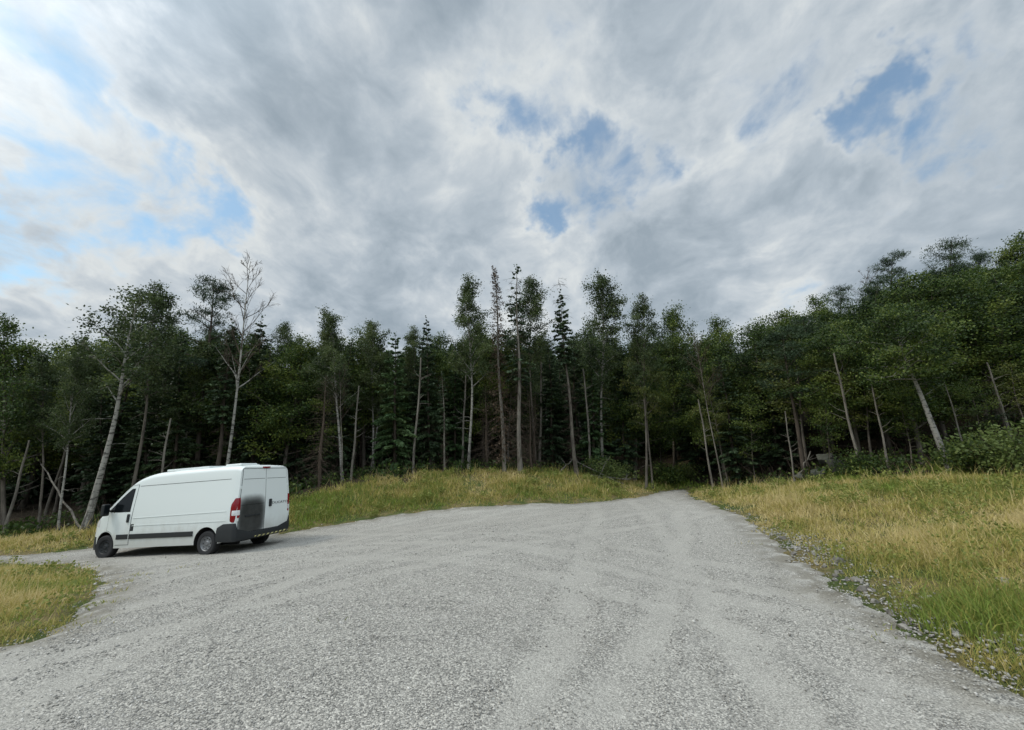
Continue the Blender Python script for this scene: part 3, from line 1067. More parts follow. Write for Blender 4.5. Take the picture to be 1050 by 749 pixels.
# ------------------------------------------------------------------ van
VL = 5.998
AX_R, AX_F, WR = 1.015, 5.05, 0.345
M['van_white'] = mat('van_white', 0.32, (0.64, 0.675, 0.655), 0.5)
t = NT(M['van_white'].node_tree)
bs = M['van_white'].node_tree.nodes['Principled BSDF']
oc = t.n('ShaderNodeTexCoord').outputs['Object']
sz = t.n('ShaderNodeSeparateXYZ', inp={0: oc}).outputs[2]
dn = t.noise(t.vmath('MULTIPLY', oc, (2.5, 2.5, 1.2)), 1.6, 6, .65)
dirt = t.math('MULTIPLY', t.smooth(t.math('ADD', sz, t.math('MULTIPLY', t.math('SUBTRACT', dn, .5), .9)), 1.1, .35), .55)
t.link(t.mix(dirt, (0.64, 0.675, 0.655), (0.33, 0.31, 0.27)), bs.inputs['Base Color'])
t.link(t.ramp(dn, [(.3, (.28,) * 3), (.7, (.46,) * 3)]), bs.inputs['Roughness'])
M['van_black'] = mat('van_black_plastic', 0.6, (0.02, 0.022, 0.023), 0.3)
M['seam'] = mat('van_seam', 0.8, (0.02, 0.02, 0.02), 0.2)
M['glass'] = mat('van_glass', 0.12, (0.006, 0.008, 0.009), 0.2)
M['rubber'] = mat('tyre_rubber', 0.85, (0.022, 0.022, 0.023), 0.3)
M['steel'] = mat('wheel_silver', 0.5, (0.17, 0.172, 0.175), 0.4, 0.4)
M['red_lens'] = mat('red_lens', 0.15, (0.20, 0.006, 0.012), 0.6)
M['clear_lens'] = mat('clear_lens', 0.12, (0.62, 0.62, 0.62), 0.6)
M['underbody'] = mat('underbody', 0.9, (0.015, 0.015, 0.015), 0.2)
M['badge'] = mat('badge_grey', 0.3, (0.16, 0.165, 0.17), 0.5, 0.5)
M['solar'] = mat('solar_cell', 0.15, (0.012, 0.014, 0.03), 0.6)
# sooty stain on the lower half of the left rear door
ms = mat('van_white_sooty', 0.4, (0.64, 0.675, 0.655), 0.5)
t = NT(ms.node_tree)
bs = ms.node_tree.nodes['Principled BSDF']
oc = t.n('ShaderNodeTexCoord').outputs['Object']
sp = t.n('ShaderNodeSeparateXYZ', inp={0: oc})
ny2 = t.math('MULTIPLY', t.math('SUBTRACT', t.noise(oc, 9, 4), .5), .05)
ey = t.math('POWER', t.math('ABSOLUTE', t.math('DIVIDE', t.math('SUBTRACT', t.math('ADD', sp.outputs[1], ny2), .48), .56)), 3.5)
ez = t.math('POWER', t.math('ABSOLUTE', t.math('DIVIDE', t.math('SUBTRACT', t.math('ADD', sp.outputs[2], ny2), .98), .66)), 3.5)
ky = t.smooth(t.math('ADD', ey, ez), 1.25, .12)
kz = t.math('ADD', .93, t.math('MULTIPLY', t.noise(oc, 5, 4), .08))
t.link(t.mix(t.math('MULTIPLY', ky, kz), (0.64, 0.675, 0.655), (0.012, 0.013, 0.013)), bs.inputs['Base Color'])
M['van_white_sooty'] = ms
# black and yellow warning strip
mh = mat('warning_strip', 0.5, (0.5, 0.4, 0.05))
t = NT(mh.node_tree)
oc = t.n('ShaderNodeTexCoord').outputs['Object']
sp = t.n('ShaderNodeSeparateXYZ', inp={0: oc})
ph = t.math('FRACT', t.math('MULTIPLY', t.math('ADD', sp.outputs[1], sp.outputs[2]), 6.2))
st_ = t.math('GREATER_THAN', ph, .5)
t.link(t.mix(st_, (0.02, 0.02, 0.018), (0.42, 0.38, 0.16)), mh.node_tree.nodes['Principled BSDF'].inputs['Base Color'])
M['warning'] = mh


def pw_(x, tab):
    return np.interp(x, [p[0] for p in tab], [p[1] for p in tab])


ZT = [(0, 2.44), (.05, 2.475), (.25, 2.50), (1.0, 2.52), (2.6, 2.52), (3.4, 2.50), (3.75, 2.455), (4.0, 2.385), (4.2, 2.29), (4.5, 2.06), (4.8, 1.80), (5.05, 1.58), (5.2, 1.45), (5.32, 1.36), (5.5, 1.27), (5.7, 1.17), (5.85, 1.06), (5.94, .93), (5.998, .74)]
WM = [(0, .985), (.03, 1.0), (.15, 1.02), (.4, 1.025), (4.7, 1.025), (5.1, 1.005), (5.4, .965), (5.65, .89), (5.85, .78), (5.94, .68), (5.998, .54)]
PROF = [(0, .965), (.35, .98), (.6, .998), (.8, 1.0), (1.15, 1.0), (1.4, .985), (1.8, .95), (2.2, .912), (2.52, .88)]
_K = np.linspace(0, 6, 601)


def sm(tab):
    y = pw_(_K, tab)
    k = np.hanning(31)
    k /= k.sum()
    yp = np.concatenate([np.full(15, y[0]), y, np.full(15, y[-1])])
    return np.convolve(yp, k, 'valid')


_ZT, _WM = sm(ZT), sm(WM)


def ztop(x):
    return np.interp(x, _K, _ZT)


def wmax(x):
    return np.interp(x, _K, _WM)


def zbot(x):
    return pw_(x, [(0, .40), (.45, .36), (.6, .32), (5.6, .30), (5.998, .30)])


def crad(x):
    return np.minimum(pw_(x, [(0, .15), (3.8, .17), (4.4, .10), (5.2, .10), (6, .16)]), (ztop(x) - zbot(x)) * .45)


def hw(x, z):
    """half width of the body at station x and height z"""
    zt, r = ztop(x), crad(x)
    w = wmax(x) * pw_(z, PROF)
    tt = np.clip((z - (zt - r)) / r, 0, 1)
    return w - r * 1.05 + r * 1.05 * np.sqrt(np.maximum(1 - tt ** 2, 0))


def rearx(z):
    return .085 * np.clip((np.asarray(z, float) - 1.1) / 1.4, 0, 1) ** 1.3


def sh(P):
    """rear end leans forward towards the roof"""
    P = np.array(P, float)
    k = np.clip(1 - P[:, 0] / .5, 0, 1)
    P[:, 0] += rearx(P[:, 2]) * k
    return P


def obj_from(name, V, Fs, m, parent, smooth=None, edges=None):
    me = bpy.data.meshes.new(name)
    me.from_pydata([tuple(map(float, v)) for v in V], [], [tuple(map(int, f)) for f in Fs])
    for q in (m if isinstance(m, list) else [m]):
        me.materials.append(q)
    bm = bmesh.new()
    bm.from_mesh(me)
    bmesh.ops.remove_doubles(bm, verts=bm.verts, dist=1e-5)
    bmesh.ops.recalc_face_normals(bm, faces=bm.faces)
    if smooth:
        for f in bm.faces:
            f.smooth = True
        for e in bm.edges:
            e.smooth = not (len(e.link_faces) == 2 and e.calc_face_angle(0) > smooth)
    bm.to_mesh(me)
    bm.free()
    return link(name, me, parent)


def grid_faces(n, m):
    return [(i * m + j, (i + 1) * m + j, (i + 1) * m + j + 1, i * m + j + 1) for i in range(n - 1) for j in range(m - 1)]


def shell(name, P, n, m, nrm, thick, mt, parent):
    """grid patch P (n*m points) with a rim going back by thick against direction nrm"""
    P = np.asarray(P)
    B = P - np.asarray(nrm) * thick
    V = list(P) + list(B)
    Fs = grid_faces(n, m)
    o = n * m
    rim = [i * m for i in range(n)] + [(n - 1) * m + j for j in range(1, m)] + [i * m + m - 1 for i in range(n - 2, -1, -1)] + [j for j in range(m - 2, 0, -1)]
    for a, b in zip(rim, rim[1:] + rim[:1]):
        Fs.append((a, b, b + o, a + o))
    return obj_from(name, V, Fs, mt, parent, rad(40))


def side_patch(name, side, xs, zlo, zhi, off, mt, parent, nz=10, thick=.03):
    """panel lying on the flank between zlo(x) and zhi(x)"""
    P = []
    for x in xs:
        for z in np.linspace(zlo(x) if callable(zlo) else zlo, zhi(x) if callable(zhi) else zhi, nz):
            P.append((x, side * (float(hw(x, z)) + off), z))
    return shell(name, sh(P), len(xs), nz, np.array([0, side, 0]), thick, mt, parent)


def rear_patch(name, ylo, yhi, z0, z1, off, mt, parent, ny=6, nz=12, thick=.03):
    P = []
    for z in np.linspace(z0, z1, nz):
        a = ylo(z) if callable(ylo) else ylo
        b = yhi(z) if callable(yhi) else yhi
        for y in np.linspace(a, b, ny):
            P.append((float(rearx(z)) - off, y, z))
    return shell(name, np.array(P), nz, ny, np.array([-1, 0, 0]), thick, mt, parent)


def top_patch(name, xs, half, off, mt, parent, ny=11):
    P = []
    for x in xs:
        hwid = half(x)
        for y in np.linspace(-hwid, hwid, ny):
            P.append((x, y, float(ztop(x)) + off))
    return shell(name, np.array(P), len(xs), ny, np.array([0, 0, 1]), .03, mt, parent)


def box(name, c, s, mt, parent, bev=.02, seg=2, rot=(0, 0, 0)):
    bm = bmesh.new()
    bmesh.ops.create_cube(bm, size=1)
    bmesh.ops.scale(bm, vec=s, verts=bm.verts)
    if bev:
        bmesh.ops.bevel(bm, geom=list(bm.edges), offset=bev, segments=seg, affect='EDGES', profile=.6)
    from mathutils import Euler
    bmesh.ops.transform(bm, matrix=Matrix.Translation(c) @ Euler(rot).to_matrix().to_4x4(), verts=bm.verts)
    me = bpy.data.meshes.new(name)
    bm.to_mesh(me)
    bm.free()
    me.materials.append(mt)
    return link(name, me, parent)


van = link('van', None)
van.location = VAN_O
van.rotation_euler = VAN_ROT
tag(van, 'white high-roof panel van with black stain on its rear door, parked on gravel', 'van')
# everything is modelled with x measured from the rear end; the empty stands on the ground under the rear axle
OFF = Vector((-AX_R, 0, 0))

# body shell by stations
xs = np.unique(np.round(np.concatenate([np.linspace(0, .3, 8), np.linspace(.3, 4, 22), np.linspace(4, 5.5, 22), np.linspace(5.5, 5.998, 14)]), 4))
NS = 18
V, Fs = [], []
m_ = 0
for x in xs:
    zb, zt_, r = float(zbot(x)), float(ztop(x)), float(crad(x))
    zs = np.concatenate([np.linspace(zb, zt_ - r, NS - 7), zt_ - r + r * np.sin(np.linspace(.2, math.pi / 2, 7))])
    half = [(float(hw(x, z)), z) for z in zs]
    yt = half[-1][0]
    half += [(yt * k, zt_ + .022 * (1 - k * k) * min(1, max(0, (x - .0) / .3))) for k in (.75, .5, .25)]
    ring = [(0, zb)] + [(half[0][0] * .5, zb)] + half + [(0, zt_ + .022 * min(1, x / .3))]
    left = [(x, y, z) for y, z in ring]
    right = [(x, -y, z) for y, z in ring[1:-1]][::-1]
    V += left + right
    m_ = len(left) + len(right)
nst = len(xs)
V = sh(V)
for i in range(nst - 1):
    for j in range(m_):
        Fs.append((i * m_ + j, i * m_ + (j + 1) % m_, (i + 1) * m_ + (j + 1) % m_, (i + 1) * m_ + j))
Fs.append(tuple(range(m_)))
Fs.append(tuple((nst - 1) * m_ + j for j in range(m_))[::-1])
body = obj_from('body', V, Fs, [M['van_white'], M['underbody']], van)
# wheel arches are cut out of the shell
cut = bmesh.new()
for ax in (AX_R, AX_F):
    for sd_ in (-1, 1):
        mx_ = Matrix.Translation((ax, sd_ * 1.0, WR + .02)) @ Matrix.Rotation(rad(90), 4, 'X')
        bmesh.ops.create_cone(cut, cap_ends=True, segments=40, radius1=.435, radius2=.435, depth=.76, matrix=mx_)
cme = bpy.data.meshes.new('cutter')
cut.to_mesh(cme)
cut.free()
cob = link('cutter', cme)
bo = body.modifiers.new('arch', 'BOOLEAN')
bo.operation, bo.object, bo.solver = 'DIFFERENCE', cob, 'EXACT'
van_m = van.matrix_world.copy()
body.parent = None
bpy.context.view_layer.update()
dg = bpy.context.evaluated_depsgraph_get()
nm = bpy.data.meshes.new_from_object(body.evaluated_get(dg))
body.modifiers.clear()
body.data = nm
nm.name = 'body'
body.parent = van
bpy.data.objects.remove(cob)
if len(nm.materials) < 2:
    nm.materials.clear()
    nm.materials.append(M['van_white'])
    nm.materials.append(M['underbody'])
bm = bmesh.new()
bm.from_mesh(nm)
for f in bm.faces:
    c = f.calc_center_median()
    f.material_index = 0
    f.smooth = True
    dd = min(math.hypot(c.x - a, c.z - WR - .02) for a in (AX_R, AX_F))
    if dd < .437 and abs(c.y) < .99 and (abs(f.normal.y) < .5 or abs(c.y) < .7):
        f.material_index = 1
        f.smooth = False
    if f.normal.z < -.8 and c.z < .45:
        f.material_index = 1
for e in bm.edges:
    e.smooth = not (len(e.link_faces) == 2 and (e.calc_face_angle(0) > rad(32)))
bm.to_mesh(nm)
bm.free()

# cab doors, with window, handle and mirror
ARCH = lambda x, r=.47: WR + .02 + math.sqrt(max(0, r * r - (x - AX_F) ** 2))
for s_ in (1, -1):
    lo = lambda x: max(.40, ARCH(x) if abs(x - AX_F) < .47 else 0)
    hi = lambda x: min(2.16, float(ztop(x)) - .10)
    e = .014
    side_patch('door_seam', s_, np.linspace(4.02 - e, 5.0 + e, 22), lambda x: lo(x) - e, lambda x: hi(x) + e, .002, M['seam'], van, 16)
    dr = side_patch('cab_door', s_, np.linspace(4.02, 5.0, 22), lo, hi, .006, M['van_white'], van, 16)
    wlo = lambda x: 1.36 + .05 * max(0, x - 4.6)
    whi = lambda x: max(wlo(x) + .02, min(2.06, float(ztop(x)) - .185))
    side_patch('window', s_, np.linspace(4.12, 4.99, 18), wlo, whi, .010, M['glass'], dr, 8)
    hd = box('handle', (4.13, s_ * (float(hw(4.13, 1.13)) + .018), 1.17), (.075, .05, .25), M['van_black'], dr, .02)
    # mirror on an arm, ahead of the window
    mr = box('mirror', (4.93, s_ * 1.185, 1.46), (.13, .20, .36), M['van_black'], van, .05, 3, (0, 0, s_ * .15))
    box('arm', (4.96, s_ * 1.05, 1.42), (.07, .16, .06), M['van_black'], mr, .02)
    box('mirror_glass', (4.857, s_ * 1.195, 1.47), (.008, .15, .29), M['glass'], mr, 0, 2, (0, 0, s_ * .15))
    # headlamp
    side_patch('headlight', s_, np.linspace(5.42, 5.86, 12), lambda x: .98 - .1 * (5.86 - x), lambda x: float(ztop(x)) - .10 - .03 * (5.86 - x), .006, M['clear_lens'], van, 6)
    # black flank moulding
    side_patch('side_moulding', s_, np.linspace(1.50, 3.98, 14), .56, .70, .018, M['van_black'], van, 4)
    side_patch('door_moulding', s_, np.linspace(4.05, 4.52, 6), .56, .70, .020, M['van_black'], dr, 4)
    # pressed swages and roof seam
    side_patch('swage', s_, np.linspace(.35, 3.95, 18), lambda x: 1.205 - .012 * x, lambda x: 1.222 - .012 * x, .009, M['van_white'], van, 3)
    side_patch('swage', s_, np.linspace(.35, 3.95, 18), .935, .952, .009, M['van_white'], van, 3)
    side_patch('roof_seam', s_, np.linspace(.35, 3.95, 18), 2.115, 2.127, .003, M['seam'], van, 2)
side_patch('fuel_flap_seam', 1, np.linspace(3.875, 4.0, 4), .79, .99, .002, M['seam'], van, 3)
side_patch('fuel_flap', 1, np.linspace(3.885, 3.99, 4), .80, .98, .007, M['van_black'], van, 3)
top_patch('windscreen', np.linspace(4.2, 5.24, 16), lambda x: .82 * float(wmax(x)) - .0, .006, M['glass'], van)

# rear doors
for s_ in (1, -1):
    inner = .008 * s_
    oute = lambda z: s_ * (float(hw(.02, min(z, 2.28))) - .075)
    ys = sorted if False else None
    rear_patch('door_seam', (lambda z: s_ * -.0), (lambda z, o=oute: o(z) + s_ * .012), .562, 2.405, .003, M['seam'], van, 8, 18)
    dr = rear_patch('rear_door', (lambda z: inner), oute, .575, 2.39, .010, M['van_white_sooty'] if s_ > 0 else M['van_white'], van, 8, 24)
    if s_ > 0:
        dr['label'] = 'rear door with a black sooty stain'
    rear_patch('panel_crease', (lambda z: s_ * .04), (lambda z, o=oute: o(z) - s_ * .04), 2.085, 2.096, .012, M['seam'], dr, 6, 2, .004)
    rear_patch('panel_crease', (lambda z: s_ * .04), (lambda z, o=oute: o(z) - s_ * .04), 1.335, 1.345, .0125, M['van_white'] if s_ < 0 else M['seam'], dr, 6, 2, .008)
    for z in (.95, 1.85):
        box('hinge', (.015 + float(rearx(z)), s_ * (float(hw(.02, z)) - .05), z), (.06, .05, .09), M['van_white'], dr, .012)
    if s_ < 0:
        box('handle', (-.035 + float(rearx(1.3)), -.17, 1.33), (.05, .085, .23), M['van_black'], dr, .018)
    else:
        box('plate_recess_bar', (-.02, .45, 1.02), (.035, .52, .05), M['van_black'], dr, .012)
# small grey lettering on the right rear door
fc = bpy.data.curves.new('badge', 'FONT')
fc.body = 'DUCATO'
fc.size = .105
fc.extrude = .003
fc.align_x = 'CENTER'
fo = bpy.data.objects.new('badge', fc)
COL.objects.link(fo)
bpy.context.view_layer.update()
bme = bpy.data.meshes.new_from_object(fo.evaluated_get(bpy.context.evaluated_depsgraph_get()))
bpy.data.objects.remove(fo)
bme.transform(Matrix.Translation((float(rearx(1.3)) - .013, -.58, 1.28)) @ Matrix.Rotation(rad(-90), 4, 'Z') @ Matrix.Rotation(rad(90), 4, 'X') @ Matrix.Diagonal((1.45, 1, 1, 1)))
bme.materials.append(M['badge'])
link('badge', bme, dr)


def wrap(name, plan, zlo, zhi, mt, parent, nz=6, thick=.05):
    """band swept along a plan outline (x, y) between zlo(i) and zhi(i)"""
    P = []
    n = len(plan)
    cen = np.array([plan[:, 0].mean() + .6, 0])
    V = []
    for i, (x, y) in enumerate(plan):
        a, b = plan[max(0, i - 1)], plan[min(n - 1, i + 1)]
        tg_ = (b - a) / (np.linalg.norm(b - a) + 1e-9)
        for k, z in enumerate(np.linspace(zlo(i), zhi(i), nz)):
            rnd = .018 * (1 - min(1, 4 * min(k, nz - 1 - k) / (nz - 1))) ** 2
            nn = np.array([tg_[1], -tg_[0]])
            if nn @ (np.array([x, y]) - cen) < 0:
                nn = -nn
            V.append((x - nn[0] * rnd, y - nn[1] * rnd, z, nn[0], nn[1]))
    V = np.array(V)
    out = V[:, :3]
    inn = out - np.column_stack([V[:, 3], V[:, 4], np.zeros(len(V))]) * thick
    o = len(out)
    Fs = grid_faces(n, nz)
    Fs += [tuple(o + q for q in f)[::-1] for f in grid_faces(n, nz)]
    for i in range(n - 1):
        Fs.append((i * nz, (i + 1) * nz, (i + 1) * nz + o, i * nz + o))
        Fs.append((i * nz + nz - 1, (i + 1) * nz + nz - 1, (i + 1) * nz + nz - 1 + o, i * nz + nz - 1 + o))
    for k in range(nz - 1):
        Fs.append((k, k + 1, k + 1 + o, k + o))
        q = (n - 1) * nz
        Fs.append((q + k, q + k + 1, q + k + 1 + o, q + k + o))
    return obj_from(name, np.vstack([out, inn]), Fs, mt, parent, rad(45))


a_ = np.linspace(0, math.pi / 2, 8)
cr_ = .10
lft = [(x, 1.045) for x in (.62, .5, .4, .3, .2, .1)] + [(.06 - cr_ * math.sin(q), 1.045 - cr_ + cr_ * math.cos(q)) for q in a_]
plan = np.array(lft + [(-.055, .5), (-.06, .0), (-.055, -.5)] + [(x, -y) for x, y in lft[::-1]])
tops = [.86 - .10 * max(0, (p[0] - .42) / .2) if abs(p[1]) > 1.0 else None for p in plan]
tops = [t_ if t_ is not None else .86 - .30 * min(1, (1.0 - abs(p[1])) / .10) if abs(p[1]) < 1.0 else .86 for t_, p in zip(tops, plan)]
bump = wrap('rear_bumper', plan, lambda i: .36 + .05 * max(0, plan[i][0] - .3), lambda i: tops[i], M['van_black'], van)
pl2 = np.array([(-.064 - .004 * (1 - (y / .9) ** 2), y) for y in np.linspace(.35, -.92, 10)])
wrap('warning_strip', pl2, lambda i: .38, lambda i: .44, M['warning'], bump, 3, .008)
# front bumper
fx = np.linspace(5.52, 5.997, 14)
lf = [(x + .012, float(wmax(x)) * .985 + .012) for x in fx]
plf = np.array(lf + [(6.02, .25), (6.025, 0), (6.02, -.25)] + [(x, -y) for x, y in lf[::-1]])
wrap('front_bumper', plf, lambda i: .26, lambda i: .72 + .06 * max(0, (plf[i][0] - 5.75) / .25), M['van_black'], van)
# tail lights: tall clusters wrapped round the rear corners
for s_ in (1, -1):
    def corner(x0, y1, off):
        q = [(x, 1.02 + off) for x in np.linspace(x0, .10, 4)] + [(.10 - .10 * math.sin(b) - off * math.sin(b), .92 + (.10 + off) * math.cos(b)) for b in a_[1:]] + [(-off, y1)]
        return np.array([(x, s_ * y) for x, y in q])
    c1 = corner(.19, .895, .012)
    tl = wrap('tail_light', c1, lambda i: .885, lambda i: 1.56 - .16 * max(0, (c1[i][0] - .06) / .13), M['red_lens'], van, 8, .04)
    c2 = corner(.15, .90, .018)[1:]
    wrap('clear_lens', c2, lambda i: 1.02, lambda i: 1.27, M['clear_lens'], tl, 4, .02)
# wheels
def lathe(prof, seg=36):
    V, Fs = [], []
    m = len(prof)
    for i in range(seg):
        a = i / seg * 2 * math.pi
        for r, y in prof:
            V.append((r * math.cos(a), y, r * math.sin(a)))
    for i in range(seg):
        for j in range(m - 1):
            Fs.append((i * m + j, ((i + 1) % seg) * m + j, ((i + 1) % seg) * m + j + 1, i * m + j + 1))
    return V, Fs


for ax in (AX_R, AX_F):
    for s_ in (1, -1):
        wh = link('wheel', None, van)
        wh.location = (ax - AX_R, s_ * .885, WR)
        wh.rotation_euler = (0, 0, rad(7) if ax == AX_F else 0)
        V, Fs = lathe([(.205, -.10), (.25, -.112), (.31, -.108), (.337, -.085), (.345, -.04), (.345, .04), (.337, .085), (.31, .108), (.25, .112), (.205, .10)])
        obj_from('tyre', V, Fs, M['rubber'], wh, rad(35))
        V, Fs = lathe([(.0, s_ * .075), (.045, s_ * .078), (.06, s_ * .06), (.12, s_ * .055), (.165, s_ * .075), (.19, s_ * .062), (.205, s_ * .095), (.215, s_ * .098), (.205, -s_ * .09)])
        rim = obj_from('rim', V, Fs, M['steel'] if ax == AX_R else M['van_black'], wh, rad(50))
        for q in range(8):
            b = q / 8 * 2 * math.pi
            hv, hf = lathe([(.0, 0), (.021, 0), (.021, .006)], 10)
            ho = obj_from('vent_hole', [(v[0] + .142 * math.cos(b), v[1] + s_ * .068, v[2] + .142 * math.sin(b)) for v in hv], hf, M['seam'], rim)
# roof fittings, underbody
rv = box('roof_vent', (.95, .1, 2.57), (.62, .62, .06), M['van_white'], van, .035, 3)
box('vent_frame', (.95, .1, 2.545), (.70, .70, .03), M['van_white'], rv, .01)
sp_ = box('solar_panel', (2.75, -.05, 2.575), (1.7, .95, .03), M['solar'], van, .004, 1)
for yy in (-.53, .43):
    box('panel_frame', (2.75, yy, 2.568), (1.74, .035, .06), M['van_white'], sp_, .006, 1)
for xx in (1.88, 3.62):
    box('panel_frame', (xx, -.05, 2.568), (.035, .93, .058), M['van_white'], sp_, .006, 1)
box('brake_light', (.055, 0, 2.435), (.05, .26, .045), M['red_lens'], van, .012)
box('underbody', (2.9, 0, .36), (5.0, 1.2, .16), M['underbody'], van, .03)
box('exhaust', (1.6, .45, .27), (2.4, .11, .11), M['underbody'], van, .04)
for ax in (AX_R, AX_F):
    box('axle', (ax, 0, WR), (.09, 1.55, .09), M['underbody'], van, .03)
for ch in van.children:
    if ch.name.split('.')[0] != 'wheel':
        ch.location = OFF

# ------------------------------------------------------------------ trees
PROTO = {}


def proto(key, H, parts):
    """parts: list of (name, MB, material)"""
    PROTO[key] = (H, [(n, mbx.mesh(key + '_' + n, m, n == 'trunk')) for n, mbx, m in parts if mbx is not None and mbx.n])


def P_dec(key, seed, leafm, bark, H, **k):
    tr, cr = gen_deciduous(seed, H=H, **k)
    proto(key, H, [('trunk', tr, M[bark]), ('crown', cr, M[leafm])])


for i in range(3):
    P_dec('birch%d' % i, 11 + i, 'birch_leaf', 'birch_bark', 15, cb=.40, R=2.5, r0=.12, nb=32, per=92, leaf=.10, sig=.22, up=.95, bend=.02)
for i in range(2):
    P_dec('airy%d' % i, 31 + i, 'birch_leaf', 'grey_bark', 15, cb=.45, R=2.4, r0=.11, nb=30, per=86, leaf=.10, sig=.22, up=1.0, bend=.015)
for i in range(3):
    P_dec('round%d' % i, 41 + i, 'broad_leaf', 'grey_bark', 12, cb=.22, R=3.1, r0=.14, nb=44, per=125, leaf=.11, sig=.30, up=.6, bend=.02)
for i in range(3):
    P_dec('lush%d' % i, 51 + i, 'broad_leaf', 'grey_bark', 11, cb=.34, R=3.4, r0=.15, nb=44, per=130, leaf=.11, sig=.34, flat=.32, up=.35, bend=.03)
P_dec('bigbirch0', 57, 'birch_leaf', 'birch_bark', 12, cb=.50, R=2.3, r0=.14, nb=19, per=60, leaf=.10, sig=.22, up=.85, bend=.015, low_dead=2)
P_dec('leaner0', 58, 'broad_leaf', 'birch_bark', 11, cb=.56, R=3.1, r0=.22, nb=34, per=100, leaf=.125, sig=.46, flat=.32, up=.3, bend=.02, low_dead=3)
P_dec('yellowish0', 61, 'yellow_leaf', 'grey_bark', 8, cb=.4, R=2.0, r0=.09, nb=18, per=46, leaf=.10, sig=.3, flat=.3, up=.35, bend=.03)
P_dec('thin0', 71, 'broad_leaf', 'grey_bark', 8, cb=.3, R=1.7, r0=.05, nb=20, per=50, leaf=.095, sig=.34, flat=.4, up=.4, bend=.03)
for i in range(3):
    tr, cr, tw = gen_spruce(81 + i, H=15, R=2.3, cb=.10, dense=1.15, dead=.2)
    proto('spruce%d' % i, 15, [('trunk', tr, M['spruce_bark']), ('crown', cr, M['spruce_needle']), ('dead_twigs', tw, M['brown_twig'])])
tr, cr, tw = gen_spruce(91, H=12, R=2.5, cb=.05, dense=1.1, dead=0, droop=.5, sw=.085)
proto('lightspruce0', 12, [('trunk', tr, M['spruce_bark']), ('crown', cr, M['light_spruce_needle'])])
for i in range(2):
    tr, cr, tw = gen_spruce(95 + i, H=15, R=1.35, cb=.60 if i else .45, dense=.95, dead=.5, whorl=.34)
    proto('highspruce%d' % i, 15, [('trunk', tr, M['grey_bark' if i else 'spruce_bark']), ('crown', cr, M['spruce_needle']), ('dead_twigs', tw, M['brown_twig'])])
tr, cr, tw = gen_spruce(99, H=15, R=1.5, cb=.42, dense=.5, dead=.55, whorl=.4)
proto('sickspruce0', 15, [('trunk', tr, M['dead_bark']), ('crown', cr, M['pine_needle']), ('dead_twigs', tw, M['brown_twig'])])
tr, tw, cr = gen_dead_spruce(101, H=15, R=1.25, n=230, rust=.5)
proto('deadspruce0', 15, [('trunk', tr, M['dead_bark']), ('branches', tw, M['brown_twig']), ('crown', cr, M['rust_needle'])])
tr, tw, cr = gen_dead_spruce(102, H=9, R=1.7, n=150)
proto('deadspruce1', 9, [('trunk', tr, M['brown_twig']), ('branches', tw, M['brown_twig'])])
for i in range(2):
    tr, tw = gen_bare(111 + i, H=13, R=2.6, r0=.085, cb=.42 + .1 * i, nb=24)
    proto('bare%d' % i, 13, [('trunk', tr, M['birch_bark'] if i == 0 else M['dead_bark']), ('branches', tw, M['brown_twig'])])
for i in range(2):
    tr, cr = gen_pine(121 + i, H=14)
    proto('pine%d' % i, 14, [('trunk', tr, M['spruce_bark']), ('crown', cr, M['pine_needle'])])
# bare stem of a tree that lost its top, with a few stubs
mbx = MB()
rg = np.random.default_rng(5)
tp = trunk_path(rg, 8, .02)
tube(mbx, tp, np.linspace(.12, .06, len(tp)), 8)
for k in range(10):
    az = rg.uniform(0, 6.28)
    tube(mbx, curve_path(rg, along(tp, rg.uniform(.4, .98)), (math.cos(az), math.sin(az), .5), rg.uniform(.4, 1.5), 5, 0, .15), np.linspace(.025, .006, 5), 4)
proto('snag0', 8, [('trunk', mbx, M['dead_bark'])])
tr, cr = gen_bush(131, 1.7, 1.3, 46, 90, .085, .2)
proto('bush0', 1.7, [('stems', tr, M['brown_twig']), ('foliage', cr, M['bush_leaf'])])
tr, cr = gen_bush(132, 1.5, 1.3, 40, 90, .09, .22)
proto('bush1', 1.5, [('stems', tr, M['brown_twig']), ('foliage', cr, M['broad_leaf'])])

NAME = {'birch': 'birch_tree', 'bigbirch': 'birch_tree', 'airy': 'aspen_tree', 'round': 'leafy_tree', 'lush': 'leafy_tree', 'leaner': 'leafy_tree', 'yellowish': 'leafy_tree', 'thin': 'sapling', 'spruce': 'spruce_tree', 'lightspruce': 'spruce_tree',
        'highspruce': 'spruce_tree', 'sickspruce': 'spruce_tree', 'deadspruce': 'dead_spruce', 'bare': 'bare_tree', 'pine': 'pine_tree', 'snag': 'dead_tree', 'bush': 'bush'}
CATN = {'sapling': 'sapling', 'bush': 'bush', 'dead_tree': 'dead tree', 'dead_spruce': 'dead tree', 'bare_tree': 'dead tree'}


def plant(key, base, top, label, group=None, rz=None, fat=1.0):
    """a copy of the prototype standing at base and reaching up to top"""
    H, parts = PROTO[key]
    base, top = Vector(base), Vector(top)
    ax = top - base
    s = ax.length / H
    q = Vector((0, 0, 1)).rotation_difference(ax.normalized())
    nm_ = NAME[key.rstrip('0123456789')]
    o = link(nm_, None)
    o.location = base
    o.rotation_mode = 'QUATERNION'
    from mathutils import Quaternion
    o.rotation_quaternion = q @ Quaternion((0, 0, 1), random.uniform(0, 6.28) if rz is None else rz)
    o.scale = (s * fat, s * fat, s)
    tag(o, label, CATN.get(nm_, 'tree'), group)
    for n, me in parts:
        link(n, me, o)
    return o


